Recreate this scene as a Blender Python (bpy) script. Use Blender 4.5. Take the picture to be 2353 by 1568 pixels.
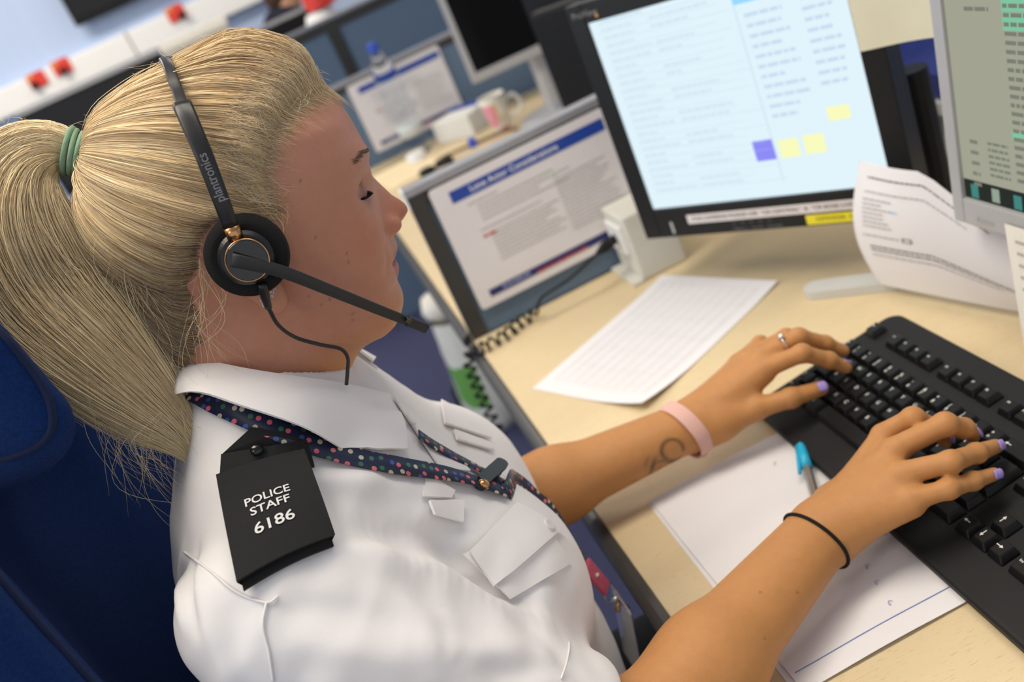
import bpy, bmesh, math, random
import numpy as np
from mathutils import Matrix, Vector
random.seed(7); rng = np.random.default_rng(11)
for o in list(bpy.data.objects): bpy.data.objects.remove(o, do_unlink=True)
SC = bpy.context.scene; COL = SC.collection
# ------------------------------------------------------------------ camera, world, light, exposure
# origin = front left corner of the desk top under the partition; x into the desk, y along the desk edge, z up; floor 0.73 m below
CAM_R = np.array([[0.8860291, 0.4533771, -0.0969622], [-0.2647466, 0.3230743, -0.9085880], [-0.3806070, 0.8307059, 0.4062833]])
CAM_P = np.array([-0.0961939, -1.4153383, 0.6027772]); FPX = 2216.694; IMW, IMH = 2353, 1568
cd = bpy.data.cameras.new('camera'); cam = bpy.data.objects.new('camera', cd); COL.objects.link(cam)
M4 = np.eye(4); M4[:3, :3] = CAM_R; M4[:3, 3] = CAM_P; cam.matrix_world = Matrix(M4.tolist())
cd.sensor_width = 36; cd.lens = FPX / IMW * 36; cd.clip_start = .02; cd.clip_end = 60
cd.dof.use_dof = True; cd.dof.focus_distance = 0.66; cd.dof.aperture_fstop = 5.0
SC.camera = cam
SC.view_settings.view_transform = 'Standard'; SC.view_settings.look = 'None'; SC.view_settings.gamma = 1
SC.view_settings.use_curve_mapping = False; SC.view_settings.exposure = -0.04
wd = bpy.data.worlds.new('world'); SC.world = wd; wd.use_nodes = True
wd.node_tree.nodes['Background'].inputs[0].default_value = (.93, .95, 1.0, 1); wd.node_tree.nodes['Background'].inputs[1].default_value = .72
def area(name, loc, aim, sx, sy, power, col):
    l = bpy.data.lights.new(name, 'AREA'); l.shape = 'RECTANGLE'; l.size = sx; l.size_y = sy; l.energy = power; l.color = col
    o = bpy.data.objects.new(name, l); COL.objects.link(o); o.location = loc
    o.rotation_euler = (Vector(aim) - Vector(loc)).to_track_quat('-Z', 'Y').to_euler(); return o
CEIL = 1.95; FLOOR = -.73
# fluorescent ceiling panels (the fittings themselves are built with the ceiling) and the daylight window in the left wall
LAMPS = [(-1.2, .9), (.55, -.45), (-1.2, 2.4), (.8, 2.4), (-.72, -.60), (-1.7, -2.0)]
LPOW = [3, 10, 36, 12, 21, 8]
for (lx, ly), pw in zip(LAMPS, LPOW): area('ceiling_lamp_light', (lx, ly, CEIL - .04), (lx, ly, -1), 1.15, .55, pw, (1, .90, .76))
area('window_daylight', (-2.95, -.3, 1.0), (-.2, -.6, .2), 3.1, 1.3, 40, (.84, .92, 1.0))
# ------------------------------------------------------------------ pixel helpers (a pixel is a direction; the distance comes from a plane or surface)
def ray(x, y): return CAM_R @ np.array([(x - IMW / 2) / FPX, -(y - IMH / 2) / FPX, -1.])
def on(x, y, axis, val):
    d = ray(x, y); return CAM_P + d * ((val - CAM_P[axis]) / d[axis])
def pz(x, y, z): return on(x, y, 2, z)
def py_(x, y, v): return on(x, y, 1, v)
def at(x, y, d): return CAM_P + ray(x, y) * d
def project(P):
    q = (np.asarray(P, float) - CAM_P) @ CAM_R
    return np.stack([IMW / 2 + FPX * q[..., 0] / -q[..., 2], IMH / 2 - FPX * q[..., 1] / -q[..., 2]], -1)
# ------------------------------------------------------------------ materials
MATS = {}
def _n(nt, t, **k):
    n = nt.nodes.new(t)
    for a, b in k.items(): setattr(n, a, b)
    return n
def mat(name, col, rough=.5, metal=0., var=.06, scale=40., bump=0., bscale=None, stretch=(1, 1, 1), spec=.5, sheen=0., sub=0., trans=0., coat=0., attr=None, alpha=1., emit=None, estr=0., ior=1.45, aniso=0.):
    if name in MATS: return MATS[name]
    m = bpy.data.materials.new(name); m.use_nodes = True; nt = m.node_tree; L = nt.links
    b = nt.nodes['Principled BSDF']
    b.inputs['Roughness'].default_value = rough; b.inputs['Metallic'].default_value = metal
    b.inputs['Specular IOR Level'].default_value = spec; b.inputs['IOR'].default_value = ior
    if sheen: b.inputs['Sheen Weight'].default_value = sheen
    if coat: b.inputs['Coat Weight'].default_value = coat; b.inputs['Coat Roughness'].default_value = .08
    if trans: b.inputs['Transmission Weight'].default_value = trans
    if aniso: b.inputs['Anisotropic'].default_value = aniso
    if sub:
        b.inputs['Subsurface Weight'].default_value = sub; b.inputs['Subsurface Radius'].default_value = (1, .35, .2); b.inputs['Subsurface Scale'].default_value = .006
    b.inputs['Alpha'].default_value = alpha
    tc = _n(nt, 'ShaderNodeTexCoord'); mp = _n(nt, 'ShaderNodeMapping'); mp.inputs['Scale'].default_value = stretch
    L.new(tc.outputs['Object'], mp.inputs[0])
    nz = _n(nt, 'ShaderNodeTexNoise'); nz.inputs['Scale'].default_value = scale; nz.inputs['Detail'].default_value = 4
    L.new(mp.outputs[0], nz.inputs['Vector'])
    mx = _n(nt, 'ShaderNodeMix', data_type='RGBA'); c = list(col)[:3]
    mx.inputs[6].default_value = (*[max(0, v * (1 - var)) for v in c], 1); mx.inputs[7].default_value = (*[min(1, v * (1 + var)) for v in c], 1)
    L.new(nz.outputs['Fac'], mx.inputs[0])
    out = mx.outputs[2]
    if attr:
        at_ = _n(nt, 'ShaderNodeAttribute', attribute_name=attr); m2 = _n(nt, 'ShaderNodeMix', data_type='RGBA', blend_type='MULTIPLY'); m2.inputs[0].default_value = 1
        L.new(mx.outputs[2], m2.inputs[6]); L.new(at_.outputs['Color'], m2.inputs[7]); out = m2.outputs[2]
    L.new(out, b.inputs['Base Color'])
    if bump:
        n2 = _n(nt, 'ShaderNodeTexNoise'); n2.inputs['Scale'].default_value = bscale or scale * 4; n2.inputs['Detail'].default_value = 3
        L.new(mp.outputs[0], n2.inputs['Vector']); bp = _n(nt, 'ShaderNodeBump'); bp.inputs['Strength'].default_value = bump; bp.inputs['Distance'].default_value = .002
        L.new(n2.outputs['Fac'], bp.inputs['Height']); L.new(bp.outputs[0], b.inputs['Normal'])
    if emit: b.inputs['Emission Color'].default_value = (*emit, 1); b.inputs['Emission Strength'].default_value = estr
    m.diffuse_color = (*c, 1); MATS[name] = m; return m
def wood_mat(name):
    m = mat(name, (.68, .545, .335), rough=.42, var=.07, scale=6, stretch=(1, 6, 6)); nt = m.node_tree; L = nt.links; b = nt.nodes['Principled BSDF']
    tc = _n(nt, 'ShaderNodeTexCoord'); mp = _n(nt, 'ShaderNodeMapping'); mp.inputs['Scale'].default_value = (110, 900, 110); mp.inputs['Rotation'].default_value = (0, 0, .62)
    L.new(tc.outputs['Object'], mp.inputs[0]); nz = _n(nt, 'ShaderNodeTexNoise'); nz.inputs['Scale'].default_value = 1.; nz.inputs['Detail'].default_value = 2
    L.new(mp.outputs[0], nz.inputs['Vector']); cr = _n(nt, 'ShaderNodeValToRGB'); cr.color_ramp.elements[0].position = .61; cr.color_ramp.elements[1].position = .70
    L.new(nz.outputs['Fac'], cr.inputs[0]); mx = _n(nt, 'ShaderNodeMix', data_type='RGBA'); L.new(cr.outputs[0], mx.inputs[0])
    src = b.inputs['Base Color'].links[0].from_socket; L.new(src, mx.inputs[6]); mx.inputs[7].default_value = (.62, .43, .22, 1); L.new(mx.outputs[2], b.inputs['Base Color'])
    return m
def hair_shader(m, k=.35):
    nt = m.node_tree; b = nt.nodes['Principled BSDF']; t = _n(nt, 'ShaderNodeBsdfTranslucent'); x = _n(nt, 'ShaderNodeMixShader'); x.inputs[0].default_value = k
    nt.links.new(b.inputs['Base Color'].links[0].from_socket, t.inputs[0]); nt.links.new(b.outputs[0], x.inputs[1]); nt.links.new(t.outputs[0], x.inputs[2]); nt.links.new(x.outputs[0], nt.nodes['Material Output'].inputs[0]); return m
def emis(name, col, s):
    if name in MATS: return MATS[name]
    m = bpy.data.materials.new(name); m.use_nodes = True; nt = m.node_tree; nt.nodes.clear()
    o = _n(nt, 'ShaderNodeOutputMaterial'); e = _n(nt, 'ShaderNodeEmission'); e.inputs[0].default_value = (*col, 1); e.inputs[1].default_value = s
    nt.links.new(e.outputs[0], o.inputs[0]); MATS[name] = m; return m
# ------------------------------------------------------------------ scene graph helpers
ORG = {}
def tag(o, label=None, cat=None, group=None, kind=None):
    if label: o['label'] = label
    if cat: o['category'] = cat
    if group: o['group'] = group
    if kind: o['kind'] = kind
    return o
def thing(name, loc, label, cat, group=None):
    o = bpy.data.objects.new(name, None); COL.objects.link(o); o.location = tuple(float(v) for v in loc); o.empty_display_size = .05
    ORG[o] = np.array(loc, float); return tag(o, label, cat, group)
def link(name, me, mats, parent=None, smooth=False, origin=None):
    o = bpy.data.objects.new(name, me); COL.objects.link(o)
    for m in (mats if isinstance(mats, (list, tuple)) else [mats]): me.materials.append(m)
    if smooth: me.polygons.foreach_set('use_smooth', np.ones(len(me.polygons), bool))
    if parent is not None: o.parent = parent; ORG[o] = ORG[parent]
    else: ORG[o] = np.zeros(3) if origin is None else np.array(origin, float); o.location = tuple(float(v) for v in ORG[o])
    return o
def obj(name, V, F, mats, parent=None, smooth=False, mi=None, origin=None):
    """V in scene coordinates"""
    V = np.asarray(V, float); off = ORG[parent] if parent is not None else (np.zeros(3) if origin is None else np.array(origin, float))
    me = bpy.data.meshes.new(name); me.from_pydata((V - off).tolist(), [], [list(map(int, f)) for f in F])
    if mi is not None: pass
    o = link(name, me, mats, parent, smooth, origin)
    if mi is not None: me.polygons.foreach_set('material_index', np.array(mi, np.int32))
    me.update(); return o
class MB:
    def __init__(s): s.V = []; s.F = []; s.mi = []
    def add(s, V, F, m=0):
        b = len(s.V); s.V += [tuple(map(float, v)) for v in V]; s.F += [[b + i for i in f] for f in F]; s.mi += [m] * len(F); return s
    def box(s, lo, hi, m=0, M=None, bev=0.):
        lo = np.array(lo, float); hi = np.array(hi, float)
        if bev > 0:
            bm = bmesh.new(); bmesh.ops.create_cube(bm, size=1)
            for v in bm.verts: v.co = Vector((lo + (np.array(v.co) + .5) * (hi - lo)).tolist())
            bmesh.ops.bevel(bm, geom=bm.edges[:], offset=bev, segments=2, affect='EDGES', profile=.6)
            V = np.array([v.co[:] for v in bm.verts]); bm.verts.index_update(); F = [[v.index for v in f.verts] for f in bm.faces]; bm.free()
        else:
            V = np.array([(x, y, z) for z in (lo[2], hi[2]) for y in (lo[1], hi[1]) for x in (lo[0], hi[0])])
            F = [(0, 2, 3, 1), (4, 5, 7, 6), (0, 1, 5, 4), (2, 6, 7, 3), (0, 4, 6, 2), (1, 3, 7, 5)]
        if M is not None: V = M(V)
        return s.add(V, F, m)
    def tube(s, P, r, n=8, m=0, cap=True):
        V, F = tube(P, r, n, cap); return s.add(V, F, m)
    def quad(s, a, b, c, d, m=0): return s.add([a, b, c, d], [(0, 1, 2, 3)], m)
    def lathe(s, prof, o, ax=(0, 0, 1), n=32, m=0):
        V, F = lathe(prof, o, ax, n); return s.add(V, F, m)
    def prism(s, poly, d, m=0):
        poly = np.array(poly, float); k = len(poly); V = np.concatenate([poly, poly + np.array(d)])
        return s.add(V, [list(range(k))[::-1], list(range(k, 2 * k))] + [(i, (i + 1) % k, k + (i + 1) % k, k + i) for i in range(k)], m)
    def build(s, name, mats, parent=None, smooth=False, origin=None): return obj(name, s.V, s.F, mats, parent, smooth, s.mi, origin)
def unit(v): v = np.asarray(v, float); return v / (np.linalg.norm(v) + 1e-12)
def basis(ax):
    w = unit(ax); u = unit(np.cross(w, (0, 0, 1) if abs(w[2]) < .9 else (1, 0, 0))); return u, np.cross(w, u), w
def spline(P, n):
    P = np.asarray(P, float); k = len(P); Q = np.concatenate([[2 * P[0] - P[1]], P, [2 * P[-1] - P[-2]]])
    t = np.linspace(0, k - 1, n); i = np.minimum(t.astype(int), k - 2); u = (t - i)[:, None]
    a, b, c, d = Q[i], Q[i + 1], Q[i + 2], Q[i + 3]
    return .5 * (2 * b + (c - a) * u + (2 * a - 5 * b + 4 * c - d) * u ** 2 + (3 * b - a - 3 * c + d) * u ** 3)
def tube(P, r, n=8, cap=True):
    P = np.asarray(P, float); k = len(P); r = np.broadcast_to(np.asarray(r, float), (k,))
    T = np.gradient(P, axis=0); T /= np.linalg.norm(T, axis=1)[:, None] + 1e-12
    u, v, _ = basis(T[0]); V = []
    for i in range(k):
        u = unit(u - T[i] * (u @ T[i])); v = np.cross(T[i], u)
        a = np.arange(n) * 2 * math.pi / n
        V.append(P[i] + r[i] * (np.cos(a)[:, None] * u + np.sin(a)[:, None] * v))
    V = np.concatenate(V); F = [(i * n + j, i * n + (j + 1) % n, (i + 1) * n + (j + 1) % n, (i + 1) * n + j) for i in range(k - 1) for j in range(n)]
    if cap: F += [list(range(n))[::-1], list(range((k - 1) * n, k * n))]
    return V, F
def lathe(prof, o, ax=(0, 0, 1), n=32):
    u, v, w = basis(ax); o = np.array(o, float); V = []; k = len(prof); a = np.arange(n) * 2 * math.pi / n
    for r, h in prof: V.append(o + w * h + r * (np.cos(a)[:, None] * u + np.sin(a)[:, None] * v))
    V = np.concatenate(V); F = [(i * n + j, i * n + (j + 1) % n, (i + 1) * n + (j + 1) % n, (i + 1) * n + j) for i in range(k - 1) for j in range(n)]
    if prof[0][0] > 1e-6: F.append(list(range(n))[::-1])
    if prof[-1][0] > 1e-6: F.append(list(range((k - 1) * n, k * n)))
    return V, F
_T = {}
def text2d(s, size=1., align='CENTER', bold=0.):
    key = (s, align, bold)
    if key not in _T:
        c = bpy.data.curves.new('t', 'FONT'); c.body = s; c.align_x = align; c.align_y = 'CENTER'; c.size = 1; c.offset = bold; c.resolution_u = 3
        o = bpy.data.objects.new('t', c); COL.objects.link(o); dg = bpy.context.evaluated_depsgraph_get(); me = o.evaluated_get(dg).to_mesh()
        V = np.array([v.co[:2] for v in me.vertices]).reshape(-1, 2); F = [list(p.vertices) for p in me.polygons]; o.evaluated_get(dg).to_mesh_clear()
        bpy.data.objects.remove(o); bpy.data.curves.remove(c); _T[key] = (V, F)
    V, F = _T[key]; return V * size, F
def put_text(mb, s, o, ex, ey, size, m=0, align='CENTER', bold=0., w=None):
    V, F = text2d(s, size, align, bold)
    if len(V) == 0: return
    if w: V = V * np.array([w / (V[:, 0].max() - V[:, 0].min()), 1])
    mb.add(np.array(o) + V[:, :1] * np.array(ex) + V[:, 1:] * np.array(ey), F, m)
def rects(mb, o, ex, ey, R, m=0):
    """flat print: rectangles (x, y, w, h) on the plane o + x*ex + y*ey"""
    o, ex, ey = map(lambda v: np.array(v, float), (o, ex, ey))
    for x, y, w, h in R: mb.quad(o + ex * x + ey * y, o + ex * (x + w) + ey * y, o + ex * (x + w) + ey * (y + h), o + ex * x + ey * (y + h), m)
def words(x, y, w, h, r):
    out = []; c = x
    while c < x + w:
        l = min(r.uniform(2, 7) * h * .6, x + w - c); out.append((c, y, l, h)); c += l + h * .5
    return out
# ------------------------------------------------------------------ room
M_carpet = mat('carpet', (.045, .05, .115), rough=.95, var=.35, scale=220, bump=.5, bscale=900)
M_wallblue = mat('wall_blue', (.50, .62, .86), rough=.8, var=.05, scale=3, stretch=(30, 30, .3))
M_white = mat('white_plastic', (.80, .80, .79), rough=.45, var=.03)
M_ceil = mat('ceiling_tile', (.80, .80, .78), rough=.9, var=.05, scale=60)
M_wood = wood_mat('beech_laminate')
M_dark = mat('dark_frame', (.035, .034, .032), rough=.45, var=.1)
M_edge = mat('dark_edge_trim', (.055, .052, .048), rough=.38, var=.1)
M_alu = mat('grey_aluminium', (.33, .34, .37), rough=.38, metal=.35, var=.08)
M_fabric = mat('blue_grey_fabric', (.13, .19, .27), rough=.95, var=.18, scale=260, bump=.4, bscale=1500)
M_black = mat('black_plastic', (.009, .009, .010), rough=.45, var=.12, spec=.22)
M_screenoff = mat('screen_off', (.006, .006, .007), rough=.12, var=.1)
M_red = mat('red_plastic', (.75, .05, .03), rough=.35, var=.08)
M_cream = mat('cream_card', (.74, .68, .55), rough=.7, var=.05)
M_silver = mat('silver_plastic', (.45, .45, .46), rough=.38, metal=.25, var=.05)
M_paper = mat('white_paper', (.77, .75, .765), rough=.75, var=.015, scale=25)
M_ink = mat('grey_ink', (.42, .39, .37), rough=.8, var=.1)
M_black_ink = mat('black_ink', (.10, .10, .10), rough=.8, var=.1)
M_blueprint = mat('blue_print', (.016, .06, .33), rough=.4, var=.08)
M_navyprint = mat('navy_print', (.018, .025, .13), rough=.4, var=.08)
M_redprint = mat('red_print', (.50, .05, .04), rough=.4, var=.08)
M_greenprint = mat('green_print', (.35, .62, .30), rough=.6, var=.08)
M_grey = mat('grey_plastic', (.42, .42, .41), rough=.5, var=.06)
def structure(o): o['kind'] = 'structure'; return o
structure(MB().box((-3.2, -3.2, FLOOR - .06), (2.6, 3.85, FLOOR)).build('floor', M_carpet))
ceil = structure(MB().box((-3.2, -3.2, CEIL), (2.6, 3.85, CEIL + .06)).build('ceiling', M_ceil))
structure(MB().box((-3.2, 3.75, FLOOR), (2.6, 3.85, CEIL)).build('wall_far', M_wallblue))
structure(MB().box((2.6, -3.2, FLOOR), (2.7, 3.85, CEIL)).build('wall_right', M_wallblue))
wl = MB(); wl.box((-3.2, -3.2, FLOOR), (-3.1, 3.75, .25)); wl.box((-3.2, -3.2, 1.65), (-3.1, 3.75, CEIL)); wl.box((-3.2, -3.2, .25), (-3.1, -1.9, 1.65)); wl.box((-3.2, 1.3, .25), (-3.1, 3.75, 1.65))
structure(wl.build('wall_left', M_wallblue))
wn = MB()
for a, b, c, d in ((-1.9, .25, 1.3, .30), (-1.9, 1.60, 1.3, 1.65), (-1.9, .25, -1.85, 1.65), (1.25, .25, 1.3, 1.65), (-.33, .25, -.27, 1.65)): wn.box((-3.17, a, b), (-3.12, c, d))
w1 = structure(wn.build('window_1', M_white))
M_glass = mat('window_glass', (.9, .95, 1), rough=.02, trans=1., var=.01)
MB().box((-3.15, -1.85, .30), (-3.145, 1.25, 1.60)).build('window_pane', M_glass, w1)
M_lampface = emis('lamp_diffuser', (1, .93, .82), 3.0)
for i, (lx, ly) in enumerate(LAMPS):
    t = thing('ceiling_light', (lx, ly, CEIL), 'white ceiling light panel ' + ['above the aisle behind the seated woman', 'above the desk with the keyboard', 'above the far desk near the left wall', 'above the tall partition at the back', 'above the seated woman', 'above the empty floor in front of the window'][i], 'ceiling light', 'ceiling light panels')
    f = MB()
    for a, b, c, d in ((-.62, -.32, .62, -.29), (-.62, .29, .62, .32), (-.62, -.29, -.59, .29), (.59, -.29, .62, .29)): f.box((lx + a, ly + b, CEIL - .02), (lx + c, ly + d, CEIL))
    f.build('frame', M_white, t); MB().box((lx - .59, ly - .29, CEIL - .012), (lx + .59, ly + .29, CEIL - .002)).build('diffuser', M_lampface, t)
# white cable trunking along the far wall, with red sockets
YW = 3.75
def wallx(px, py): return py_(px, py, YW - .06)
tl, tr = wallx(0, 222), wallx(520, 22)
tz = .5 * (tl[2] + tr[2]); th = .062
tb = MB(); tb.box((-2.9, YW - .06, tz - th), (2.4, YW, tz + th), bev=.008); tk = structure(tb.build('trim_1', mat('trunking_white', (.90, .90, .89), .45, var=.02)))
for xx in (-2.0, -.62, .9): MB().box((xx, YW - .063, tz - th - .002), (xx + .012, YW, tz + th + .002)).build('joint_cover', M_grey, tk)
for k, (px, py) in enumerate(((86, 183), (142, 153), (404, 30))):
    c = wallx(px, py); s = thing('wall_socket', (c[0], YW - .06, c[2]), ['red socket plate on the white trunking, farthest left of three', 'red socket plate on the white trunking, second from the left', 'red socket plate on the white trunking, above the cream box'][k], 'socket', 'red sockets on the trunking')
    MB().box((c[0] - .042, YW - .072, c[2] - .035), (c[0] + .042, YW - .0602, c[2] + .035), bev=.004).build('plate', M_red, s)
    MB().box((c[0] - .012 + .02 * (k - 1), YW - .10, c[2] - .034), (c[0] + .016 + .02 * (k - 1), YW - .0722, c[2] - .004), bev=.003).build('plug', M_black, s)
    MB().box((c[0] - .038, YW - .075, c[2] + .012), (c[0] - .012, YW - .0722, c[2] + .032)).build('switch', mat('orange_switch', (.85, .33, .04), .4), s)
# dark wall screen above the trunking
a = wallx(178, 62); b = wallx(368, -8)
t = thing('wall_screen', (a[0] + .4, YW, a[2]), 'large black screen fixed on the pale blue wall above the trunking', 'screen')
MB().box((a[0], YW - .09, a[2]), (a[0] + .95, YW - .06, a[2] + .56), bev=.006).build('casing', M_black, t)
MB().box((a[0] + .02, YW - .0935, a[2] + .03), (a[0] + .93, YW - .0902, a[2] + .54)).build('display', M_screenoff, t)
MB().box((a[0] + .3, YW - .06, a[2] + .15), (a[0] + .6, YW - .0, a[2] + .4)).build('bracket', M_dark, t)
# ------------------------------------------------------------------ desks and partitions
def desk(y0, y1, x1, label, z=0.):
    t = thing('desk', (x1 / 2, (y0 + y1) / 2, FLOOR), label, 'desk')
    MB().box((0, y0, z - .025), (x1, y1, z), bev=.0015).build('desk_top', M_wood, t)
    pr = [(0., .0)] + [(-.016 * math.sin(a), -.0125 + .0125 * math.cos(a)) for a in np.linspace(.15, math.pi - .15, 9)] + [(0., -.025)]
    MB().prism([(x - .0002, y0, z + zz) for x, zz in pr], (0, y1 - y0, 0)).build('edge_trim', M_edge, t, smooth=False)
    for yy in (y0 + .05, y1 - .11): MB().box((.10, yy, FLOOR), (x1 - .1, yy + .03, z - .0252)).build('leg_panel', M_grey, t)
    MB().box((x1 - .12, y0 + .085, FLOOR + .25), (x1 - .10, y1 - .115, z - .0252)).build('modesty_panel', M_fabric, t)
    return t
desk(-1.75, -.0, .92, 'pale beech desk under the keyboard and papers, with dark edge')
desk(.037, 1.59, .92, 'pale beech desk behind the first partition, with the mug')
def partition(y, x0, x1, z0, z1, label, posts, post=.026, rail=.02, thick=.03, top=True):
    t = thing('desk_partition', ((x0 + x1) / 2, y, z0), label, 'partition')
    MB().box((x0 + .004, y + .005, z0), (x1, y + thick - .005, z1 - .004)).build('fabric_panel', M_fabric, t)
    for px in posts: MB().box((px, y, z0), (px + post, y + thick, z1 - .0122), bev=.002).build('post', M_dark, t)
    MB().box((x0 + post, y + .001, z1 - .012 - rail), (x1, y + thick - .001, z1 - .0122)).build('rail', M_dark, t)
    tr = MB(); tr.box((x0 - .002, y - .001, z1 - .012), (x1, y + .008, z1), bev=.001); tr.box((x0 - .002, y + .0085, z1 - .012), (x1, y + .016, z1), bev=.001); tr.box((x0 - .002, y + .0165, z1 - .012), (x1, y + thick + .001, z1), bev=.001)
    tr.build('top_cap', M_alu, t)
    return t
p1 = partition(0.0, 0., .92, 0.0002, .266, 'low blue-grey partition beside the bright monitor, carrying the large poster', (0., .894))
MB().box((-.004, -.001, .236), (-.0005, .03, .2668), bev=.001).build('end_cap', M_white, p1)
P2Y = 1.60; zr = (py_(786, 186, P2Y)[2] + py_(1030, 78, P2Y)[2]) / 2
partition(P2Y, 0., .92, 0.0002, zr, 'blue-grey partition behind the water bottle, carrying the smaller looking poster', (0., .894), post=.022)
pa = py_(560, 140, 2.25); pb = py_(840, 5, 2.25); zt = (pa[2] + pb[2]) / 2 + .012
px1 = py_(757, 60, 2.25)[0]; px2 = py_(1010, -60, 2.25)[0]
partition(2.25, -.45, 1.3, FLOOR, zt, 'tall blue-grey partition in the back with a dark upright post', (-.45, px1 - .02, 1.26), post=.05, rail=.035)
def poster(y, x0, z0, label, full, r, sc=1.):
    """laminated A4 landscape notice on a partition"""
    t = thing('notice', (x0 + .1485, y, z0), label, 'notice')
    w, h = .297, .21
    rc = []
    for cx, cz, a0 in ((w - .006, h - .006, 0), (.006, h - .006, 90), (.006, .006, 180), (w - .006, .006, 270)):
        for a in (0, 45, 90): rc.append((x0 + cx + .006 * math.cos(math.radians(a0 + a)), y, z0 + cz + .006 * math.sin(math.radians(a0 + a))))
    MB().prism(rc, (0, .0012, 0)).build('laminated_sheet', mat('laminate', (.74, .71, .72), rough=.22, var=.02, scale=12), t)
    o = (x0, y - .0004, z0); ex = (1, 0, 0); ez = (0, 0, 1)
    m = MB(); rects(m, o, ex, ez, [(.028, .176, .262, .019)]); hb = m.build('header_band', M_blueprint, t)
    if full:
        m = MB(); put_text(m, 'Lone Actor Considerations', (x0 + .135, y - .0008, z0 + .1855), ex, ez, .0135, bold=.012); m.build('header_text', M_white, hb)
    m = MB(); rects(m, o, ex, ez, [(.022, .014, .262, .0125)]); fb = m.build('footer_band', M_navyprint, t)
    m = MB(); rects(m, (x0, y - .0008, z0), ex, ez, words(.105, .0145, .09, .004, r)); m.build('footer_red_text', M_redprint, fb)
    m = MB(); rects(m, (x0, y - .0008, z0), ex, ez, words(.045, .019, .05, .004, r)); m.build('footer_text', mat('pale_blue_print', (.3, .35, .6), .5), fb)
    m = MB(); g = MB()
    L = [(.048, .163, .05), (.06, .155, .13), (.06, .1475, .155), (.06, .140, .10), (.06, .1325, .15), (.05, .118, .105)]
    L += [(.062, .108 - .0066 * i, r.uniform(.085, .125)) for i in range(8)]
    L += [(.185, .138 - .0066 * i, r.uniform(.07, .098)) for i in range(14)]
    for x, z, l in L: rects(m, o, ex, ez, words(x, z, l, .0021, r))
    m.build('text_block', M_ink, t)['kind'] = 'stuff'
    rects(g, (x0, y - .0006, z0), ex, ez, [(.186, .1445, .006, .005)]); g.build('green_mark', M_greenprint, t)
    g = MB(); rects(g, (x0, y - .0006, z0), ex, ez, words(.05, .1065, .022, .004, r)); g.build('red_text', M_redprint, t)
    return t
poster(-.0028, .032, .041, 'large laminated notice headed by blue band on the near partition', True, random.Random(3))
pq = [py_(x_, y_, P2Y) for x_, y_ in ((787, 196), (866, 350), (1070, 256), (1008, 96))]; t2 = poster(P2Y - .0028, 0., 0., 'distant laminated notice with blue bands behind the water bottle', False, random.Random(4))
sx_ = (pq[2][0] - pq[1][0]) / .297; t2.scale = (sx_, 1, sx_); t2.location = (pq[1][0] + .1485 * sx_, P2Y - .0028, (pq[1][2] + pq[2][2]) / 2)
# ------------------------------------------------------------------ next bay: bottle, mug, box, notepad, spare headset, monitors
def mon(name, O, yaw, tilt, w, h, bez, label, body, screen, foot=True, depth=.045, z_desk=0., foot_fn=None):
    """O lower left corner of the visible display, w x h display, bez = (left,right,top,bottom)"""
    ex = np.array([math.cos(yaw), math.sin(yaw), 0]); n = np.array([math.sin(yaw), -math.cos(yaw), 0]); up = np.array([0, 0, 1.]) * math.cos(tilt) - n * math.sin(tilt); nn = np.cross(ex, up)
    O = np.array(O, float); base = O + ex * w / 2 - nn * .09; t = thing(name, (base[0], base[1], z_desk), label, 'monitor')
    def fr(V): V = np.asarray(V); return O + V[:, :1] * ex + V[:, 1:2] * up + V[:, 2:] * nn
    l, r, tp, bt = bez; c = MB()
    for lo, hi in (((-l, -bt, -.02), (0, h + tp, .004)), ((w, -bt, -.02), (w + r, h + tp, .004)), ((0.0, -bt, -.02), (w, 0, .004)), ((0., h, -.02), (w, h + tp, .004))): c.box(lo, hi, M=fr, bev=.0018)
    c.build('bezel', body, t)
    k = MB(); k.box((-l + .004, -bt + .004, -depth), (w + r - .004, h + tp - .004, -.0202), M=fr, bev=.006); k.box((w * .2, h * .15, -depth - .035), (w * .8, h * .8, -depth - .0002), M=fr, bev=.01); k.build('rear_housing', body, t)
    d = MB(); d.box((0.0003, 0.0003, -.006), (w - .0003, h - .0003, 0), M=fr); disp = d.build('display', screen, t)
    if foot:
        m = MB(); A = fr(np.array([[w / 2, h * .3, -depth - .02]]))[0]; B = np.array([A[0], A[1], z_desk + .014])
        m.tube([A, B], .022, 12); m.build('stand_post', body, t)
        u = MB(); u.lathe([(.0, 0.0), (.105, 0.0), (.105, .008), (.09, .014), (0., .016)], (B[0], B[1], z_desk), n=32); u.build('stand_base', body, t, smooth=False)
    return t, fr, disp
# silver monitor with dark screen in the next bay
a = py_(1093, 168, 1.12); 
mon('computer_monitor', (a[0], a[1], a[2]), -.10, .0, .34, .27, (.016, .016, .016, .024), 'silver framed monitor with black screen above the mug', M_silver, M_screenoff)
# black monitor seen from behind its edge, next bay
b = at(1238, 60, 2.15)
t = thing('computer_monitor', (.72, .62, 0), 'black monitor turned edge-on behind the bright monitor', 'monitor')
q1 = py_(1290, 255, .55); q0 = py_(1232, -40, .62)
def fr2(V):
    V = np.asarray(V, float); ex = unit((.72, -.69, 0)); n = np.cross(ex, (0, 0, 1)); return np.array([q1[0] + .005, q1[1], .045]) + V[:, :1] * ex + V[:, 1:2] * n + V[:, 2:] * np.array([0, 0, 1.])
MB().box((0, -.02, 0), (.42, .0, .34), M=fr2, bev=.004).build('bezel', M_black, t)
MB().box((.02, -.0225, .03), (.40, -.0202, .32), M=fr2).build('display', M_screenoff, t)
MB().box((.03, .0002, .03), (.39, .05, .31), M=fr2, bev=.01).build('rear_housing', M_black, t)
MB().box((.16, .0502, -.03), (.26, .075, .2), M=fr2, bev=.004).build('stand_post', M_black, t)
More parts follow.
